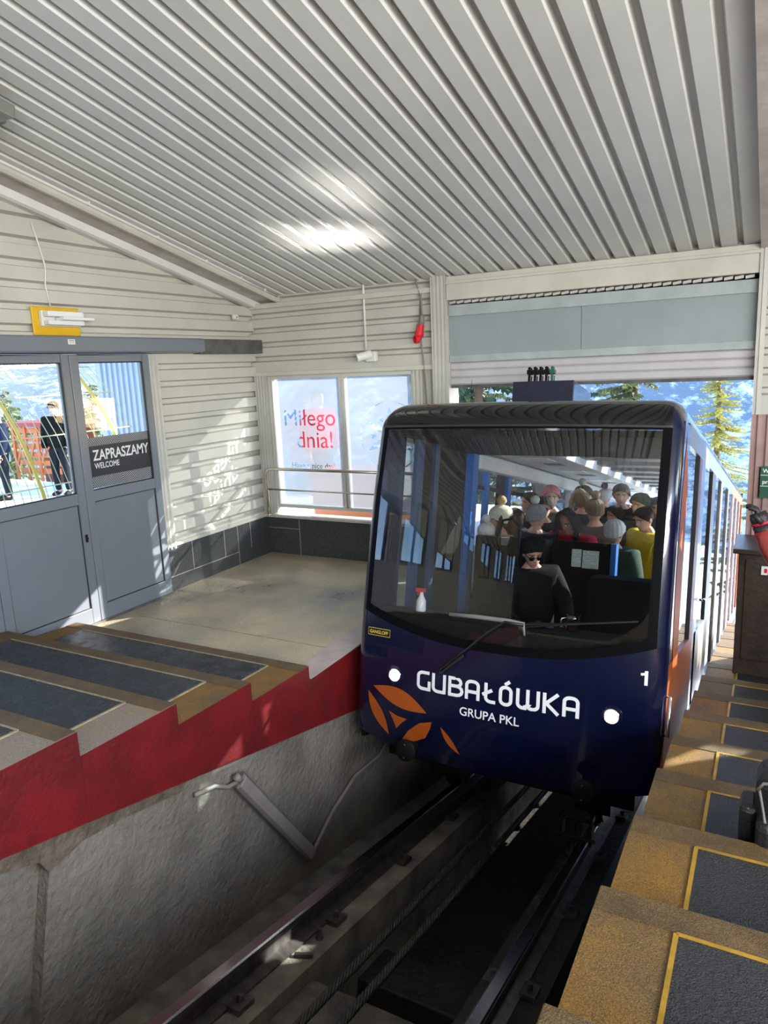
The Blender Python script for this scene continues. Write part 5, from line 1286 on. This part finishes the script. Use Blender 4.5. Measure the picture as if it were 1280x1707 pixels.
def head_at(x, y, zc, floor, **k):
    """figure whose head centre is at height zc, standing on a floor level"""
    h = (zc - floor)/(1.49 + HH*.5)*1.70
    return dict(loc=(x, y, floor), h=h)
F1, F2, F3 = FL[0][2], FL[1][2], FL[2][2]
PG = 'passengers packed in the car'
def pas(label, x, y, zc, fl_, **k):
    a = head_at(x, y, zc, fl_); return person(label, a['loc'], k.pop('rz', 0), a['h'], **k)
pas('person in a cream peaked cap with tan pompom, looking left by the window', -2.06, 5.86, .54, F1, rz=-.9, yaw=-.35, hat='cap', hatcol=CREAM, pom=TANP, hair=(HBR, 'long'), jacket=BEIGE, skin='fair', extra=('glasses',))
pas('small child in a white knitted pompom hat at the lower left of the bulkhead', -2.16, 5.80, .40, F1, rz=2.6, hat='pompom', hatcol=WHITE, pom=WHITE, jacket=('white padded nylon', (.6, .6, .6)))
pas('woman with blue mirrored sunglasses pushed up on dark hair, looking down', -2.13, 6.5, .41, F1, rz=-.35, pit=.35, hair=(HBR, 'long'), extra=('sunglasses_up', 'scarf'), jacket=DGREY, skin='fair')
pas('bareheaded man with short brown hair beside the blue window post', -2.25, 7.32, .40, F2, rz=-.7, hair=(HBR, 'short'), jacket=DGREY, skin='fair')
pas('person in a pink knitted beanie standing tall at the back left', -1.99, 7.2, .49, F2, rz=.35, hat='beanie', hatcol=PINK, jacket=('olive fabric', (.09, .08, .05)), skin='pale')
pas('person in a grey knitted hat with a pale pompom, back to the windscreen', -1.84, 6.18, .50, F1, rz=2.7, hat='pompom', hatcol=GKNIT, pom=GREYP, jacket=DGREY)
pas('person in a black cap, glasses and black coat, left of the hooded man', -1.90, 6.62, .49, F1, rz=.25, hat='beanie', hatcol=BLKKNIT, jacket=BLK, skin='fair', extra=('glasses',))
pas('man in a large black hood in the middle of the crowd, head bowed', -1.53, 6.20, .49, F1, rz=-.35, pit=.35, hat='hood', hatcol=BLKKNIT, jacket=RED, skin='tan', puff=1.6)
pas('person with a pale fur trimmed hood behind the black hood', -1.80, 7.75, .36, F2, rz=2.8, hair=(HLB, 'short'), extra=('furhood',), jacket=DGREY)
pas('person in a dark grey hat with a big grey fur pompom at the back', -1.97, 8.55, .27, F3, rz=2.4, hat='pompom', hatcol=('dark grey knit', (.07, .07, .075)), pom=GREYP, jacket=DGREY)
pas('person in a brown bobble hat facing away, right of the hooded man', -1.42, 6.62, .49, F1, rz=-2.5, hat='pompom', hatcol=BROWN, pom=BROWN, jacket=('brown padded fabric', (.07, .05, .04)))
pas('person in a black and white bobble hat far back below the ceiling', -1.87, 9.3, .12, F3, rz=2.9, hat='pompom', hatcol=('white patterned knit', (.42, .43, .45)), pom=BLKKNIT, jacket=DGREY)
pas('tall man in a black beanie and black coat at the back, looking ahead', -1.39, 7.75, .44, F2, rz=.15, hat='beanie', hatcol=BLKKNIT, jacket=BLK, skin='fair')
pas('smiling woman with long black hair below the tall man in a beanie', -1.39, 7.40, .29, F2, rz=-.6, hair=(HBK, 'long'), jacket=DGREY, skin='tan', extra=('scarf',))
pas('older man in a black and green beanie behind the yellow jacket', -1.14, 7.37, .42, F2, rz=-.5, hat='beanie', hatcol=('black green knit', (.012, .035, .02)), jacket=BLK, skin='fair')
pas('person in a white ribbed hat and dark green puffer jacket, back to the windscreen', -1.13, 6.03, .44, F1, rz=2.8, hat='beanie', hatcol=WHITE, jacket=GREEN, puff=1.7)
pas('young man in a bright yellow jacket with dark hair, looking down', -.97, 6.66, .45, F1, rz=-.7, pit=.30, hair=(HBK, 'short'), jacket=YEL, skin='fair')
pas('man in a dark grey beanie at the right, hand raised to his chin', -.99, 7.55, .36, F2, rz=-.1, hat='beanie', hatcol=('slate knit', (.06, .065, .075)), jacket=DGREY, skin='fair', pose='chin')
pas('person in a bright blue jacket bending down beside the green puffer jacket', -1.38, 6.32, .20, F1, rz=2.4, pit=.5, hair=(HBR, 'short'), jacket=TEAL, puff=1.3)
# driver: seat base is 0.30 m above the cab floor
dloc = CM @ Vector((-.09, 1.22, .56))
zc = .54; hd_ = (zc - (dloc.z))/(1.49+HH*.5)*1.70
person('driver in a black beanie, dark glasses and black jacket, seated before the bulkhead', (dloc.x, dloc.y, zc-(1.49+HH*.5)*.87), .55, .87*1.70, pit=.28, pose='sit', hat='beanie', hatcol=BLKKNIT, jacket=BLK, skin='fair', extra=('glasses',), puff=1.3, group=None)
st_ = thing('cab_stool', 'black stool under the seated driver', 'stool', dloc)
mb = MB(); b0 = zc-(1.49+HH*.5)*.87 + .87*.80
mb.box((dloc.x-.2, dloc.y-.22, b0-.06), (dloc.x+.2, dloc.y+.2, b0)); mb.build('cushion', M['black'], st_, bevel=.02)
mb = MB(); mb.tube([(dloc.x, dloc.y, dloc.z-.05), (dloc.x, dloc.y, b0-.05)], .04, 10); mb.build('pedestal', M['black'], st_)
# figure at the right edge of the frame
tp = person('person in a shiny red jacket and black gloves at the right edge, facing the car', (.225, 4.18, zk(-2)+.009), -1.45, 1.53, pose='glove', hat='beanie', hatcol=BLKKNIT, jacket=('shiny red brown nylon', (.30, .035, .028), .22), skin='fair', puff=1.5, trousers=('dark grey trousers', (.02, .02, .022)))
JG = pose_joints('glove'); XG = Matrix.Translation(Vector((.225, 4.18, zk(-2)+.009))) @ Matrix.Rotation(-1.45, 4, 'Z') @ Matrix.Scale(1.53/1.70, 4)
for k, sg_n in (('L', 1), ('R', -1)):
    w_ = Vector(JG['wri'+k]); d_ = Vector(JG['dir'+k]).normalized(); u_ = Vector(JG['up'+k]); u_ = (u_-d_*u_.dot(d_)).normalized(); s_ = d_.cross(u_)
    gm = MB(); gm.tube([w_ - d_*.04, w_ + d_*.01], [.052, .054], 14); gm.tube([w_ - d_*.005, w_ + d_*.05, w_ + d_*.085], [.046, .052, .044], 14)
    for q, ln in ((-1.5, .07), (-.5, .085), (.5, .09), (1.5, .075)):
        b_ = w_ + d_*.065 + s_*(q*.019); gm.tube([b_, b_ + d_*ln*.5, b_ + d_*ln*.75 + u_*ln*.28, b_ + d_*ln*.8 + u_*ln*.5], [.015, .015, .0145, .012], 8)
    t_ = w_ + d_*.02 + s_*.035*sg_n; gm.tube([t_, t_ + d_*.035 + s_*.02*sg_n + u_*.01, t_ + d_*.065 + s_*.02*sg_n + u_*.02], [.017, .016, .013], 8)
    gm.v = [XG @ v for v in gm.v]; gl = gm.build('glove', pm('black glove leather', (.02, .016, .018), .45), tp, smooth=True)
    cm = MB(); cm.tube([w_ - d_*.045, w_ - d_*.02], [.056, .056], 14); cm.tube([w_ + d_*.015, w_ + d_*.03], [.0535, .055], 14); cm.v = [XG @ v for v in cm.v]; cm.build('glove_cuff', pm('red glove cuff', (.42, .012, .03), .4), gl, smooth=True)
# black rucksack on the step
rk = thing('rucksack', 'black rucksack with grey piping standing on the right steps at the frame edge', 'bag', (.12, 2.35, .345))
def rkb(name, m, c, h3, bev):
    mb = MB(); mb.box((c[0]-h3[0], c[1]-h3[1], c[2]-h3[2]), (c[0]+h3[0], c[1]+h3[1], c[2]+h3[2])); return mb.build(name, m, rk, bevel=bev)
zb0 = zk(1)+.008
rkb('bag_body', pm('black nylon', (.012, .013, .016), .45), (.125, 2.44, zb0+.165), (.115, .09, .165), .05)
rkb('front_pocket', pm('black nylon', (.012, .013, .016), .45), (.11, 2.335, zb0+.11), (.095, .045, .09), .03)
rkb('side_pocket', pm('black nylon', (.012, .013, .016), .45), (-.005, 2.44, zb0+.10), (.03, .06, .095), .022)
mb = MB(); mb.tube([(.015, 2.348, zb0+.28), (.03, 2.342, zb0+.31), (.12, 2.342, zb0+.325), (.22, 2.342, zb0+.31)], .005, 6); mb.tube([(.02, 2.35, zb0+.28), (.035, 2.335, zb0+.21), (.04, 2.30, zb0+.20)], .004, 6); mb.build('piping', M['greyplastic'], rk, smooth=True)
mb = MB(); mb.tube([(.09, 2.5, zb0+.32), (.10, 2.5, zb0+.37), (.15, 2.5, zb0+.37), (.16, 2.5, zb0+.32)], .009, 6); mb.build('carry_loop', M['black'], rk, smooth=True)

# ================================================================== OUTSIDE THE DOOR AND THE OPENING
fn = thing('conveyor_tunnel', 'yellow hooped mesh tunnel on the terrace outside the glazed door', 'mesh tunnel', (-7.4, 5, -.1))
def hoop(y, r=1.62, hgt=2.35, n=22): return [Vector((-7.4 + r*math.cos(PI*k/n), y, -.1 + hgt*math.sin(PI*k/n))) for k in range(n+1)]
for y in (1.0, 2.1, 3.2, 4.27, 5.34):
    mb = MB(); mb.tube(hoop(y), .018, 8); mb.build('hoop', M['fence'], fn, smooth=True)
mb = MB()
y = 1.0
while y < 5.6: mb.tube(hoop(y, n=14), .0045, 4); y += .085
for k in range(0, 15):
    a = PI*k/14; p = Vector((-7.4+1.62*math.cos(a), 0, -.1+2.35*math.sin(a))); mb.tube([p + Vector((0, 1.0, 0)), p + Vector((0, 5.6, 0))], .006, 4)
mb.build('wire_mesh', M['wire'], fn)
mb = MB(); sheet(mb, -6.95, -5.95, .085, -6.93, .03, .012, .02, lambda a, d, t: Vector((a, 5.9+d, t)), -.1, 2.9); mb.box((-6.95, 5.93, -.1), (-5.95, 6.02, 2.9)); mb.box((-5.95, 5.86, -.1), (-5.85, 6.02, 2.9))
o = mb.build('ribbed_screen', M['bluewall']); tag(o, 'pale blue ribbed metal screen standing outside the right door pane', 'screen')
person('person in a dark coat and hat outside, seen through the wire mesh', (-11.0, 8.35, -.10), .4, 1.62, hat='beanie', hatcol=BLKKNIT, jacket=BLK, puff=1.5)
person('person in a dark blue coat far left outside behind the mesh tunnel', (-11.6, 7.7, -.10), -.5, 1.55, hat='beanie', hatcol=GKNIT, jacket=NAVY, puff=1.4)
person('person in a bright red ski jacket walking outside the frosted window', (-5.50, 8.3, -.10), 1.2, 1.70, hat='beanie', hatcol=BLKKNIT, jacket=RED, puff=1.4)
kb = thing('orange_stall', 'orange slatted wooden stall on the snow beyond the mesh tunnel', 'stall', (-16.0, 11.8, -.85))
mb = MB()
for k in range(6): mb.box((-16.95, 11.6, -.35+.2*k), (-15.0, 11.65, -.22+.2*k))
for k in range(5): mb.box((-16.95+.46*k, 11.56, -.9), (-16.87+.46*k, 11.6, .85))
for k in range(4): mb.obox((-16.68+.46*k, 11.58, .25), (.46, 0, .9), (0, 1, 0), (-.9, 0, .46), .5, .012, .03)
mb.build('slatted_front', mat('orange stained wood', (.50, .13, .03), .6), kb)
mb = MB(); mb.box((-17.05, 11.45, .82), (-14.9, 12.5, .92)); mb.build('counter', mat('red painted board', (.30, .03, .02), .6), kb)
mb = MB(); mb.box((-17.0, 12.4, -.9), (-14.95, 12.45, .85)); mb.build('back_board', mat('brown stained wood', (.16, .05, .02), .7), kb)
ob = thing('orange_box', 'orange utility box on the ground just outside the frosted window', 'box', (-3.3, 7.0, -.1))
mb = MB(); mb.box((-4.62, 6.75, -.12), (-3.05, 7.3, .70)); mb.build('body', mat('orange painted box', (.72, .24, .10), .5), ob, bevel=.02)
mb = MB(); mb.box((-4.65, 6.72, .70), (-3.02, 7.33, .74)); mb.build('lid', M['orange'], ob, bevel=.01)
def conifer(x, y, h, r, m, label, group, z=None, seed=1, dens=1.0, low=.08):
    rnd = random.Random(seed); z = gz(x, y) - .2 if z is None else z
    t = thing('conifer', label, 'tree', (x, y, z), group=group)
    mb = MB(); mb.tube([(x, y, z), (x, y, z+h*.5), (x, y, z+h)], [h*.018, h*.011, .01], 8); mb.build('trunk', M['bark'], t, smooth=True)
    br = MB(); nd = MB(); nb = int(h*11*dens)
    for i in range(nb):
        f = low + (1-low)*(i+.5)/nb; zz = z + h*f; L = r*(1-f)**.8*(.75+.4*rnd.random()) + .12; a = rnd.random()*2*PI
        d = Vector((math.cos(a), math.sin(a), 0)); b = Vector((x, y, zz)); droop = -.25 - .2*rnd.random()
        tip = b + d*L + Vector((0, 0, L*droop + .18*L)); mid_ = b + d*L*.5 + Vector((0, 0, L*droop*.3))
        br.tube([b, mid_, tip], [.02+.004*L, .012, .004], 4, caps=False)
        n = int(16*L*dens) + 5; sdv = Vector((-d.y, d.x, 0))
        for k in range(n):
            u = (k+rnd.random())/n; p = b.lerp(mid_, u*2) if u < .5 else mid_.lerp(tip, u*2-1)
            for sg in (-1, 1):
                w_ = .10 + .16*rnd.random(); q = p + sdv*sg*w_*(1.3-u) + d*.10 + Vector((0, 0, -.08*rnd.random()-.02))
                o1 = Vector((rnd.uniform(-1, 1), rnd.uniform(-1, 1), rnd.uniform(-1, 1)))*.03
                nd.add([p + o1, p + d*.05 - o1, q + Vector((0, 0, .02)), q - Vector((0, 0, .05)) - d*.05], [(0, 1, 2), (0, 2, 3), (1, 3, 2), (0, 3, 1)])
    br.build('branches', M['bark'], t, recalc=False); nd.build('needles', m, t, recalc=False)
    return t
conifer(-3.7, 58.0, 18.5, 3.6, M['larch'], 'tall yellow green larch rising behind the right side of the car roof', None, seed=3, dens=1.0, low=.3)
conifer(-.1, 31.0, 6.6, 1.9, M['fir'], 'olive conifer lower down the slope beside the brown pillar', None, seed=5)
left = [(-4.6, 12.0, 6.5, 1.8), (-6.2, 15.0, 7.5, 2.0), (-4.9, 18.0, 8.0, 2.2), (-3.6, 22.0, 8.0, 2.2)]
for i, (x, y, h, r) in enumerate(left):
    conifer(x, y, h, r, M['fir'] if i % 2 else M['needle'], 'conifer beyond the left car windows, %s' % ('nearest the track', 'olive and second from the station', 'dark and third down the slope', 'olive and farthest down the slope')[i], 'conifers left of the track', seed=11+i)
for i, (x, y, h, r) in enumerate([(-17, 13.5, 2.6, 1.1), (-20.5, 14, 2.9, 1.2), (-24, 20, 5.2, 1.7), (-15.5, 17.5, 3.4, 1.3), (-28, 19, 4.8, 1.7)]):
    conifer(x, y, h, r, M['fir'], 'olive conifer beyond the terrace, %s' % ('right behind the orange stall', 'left of the one behind the stall', 'tallest, in the background', 'smallest, farthest right', 'farthest left')[i], 'conifers beyond the terrace', seed=31+i, dens=.7)
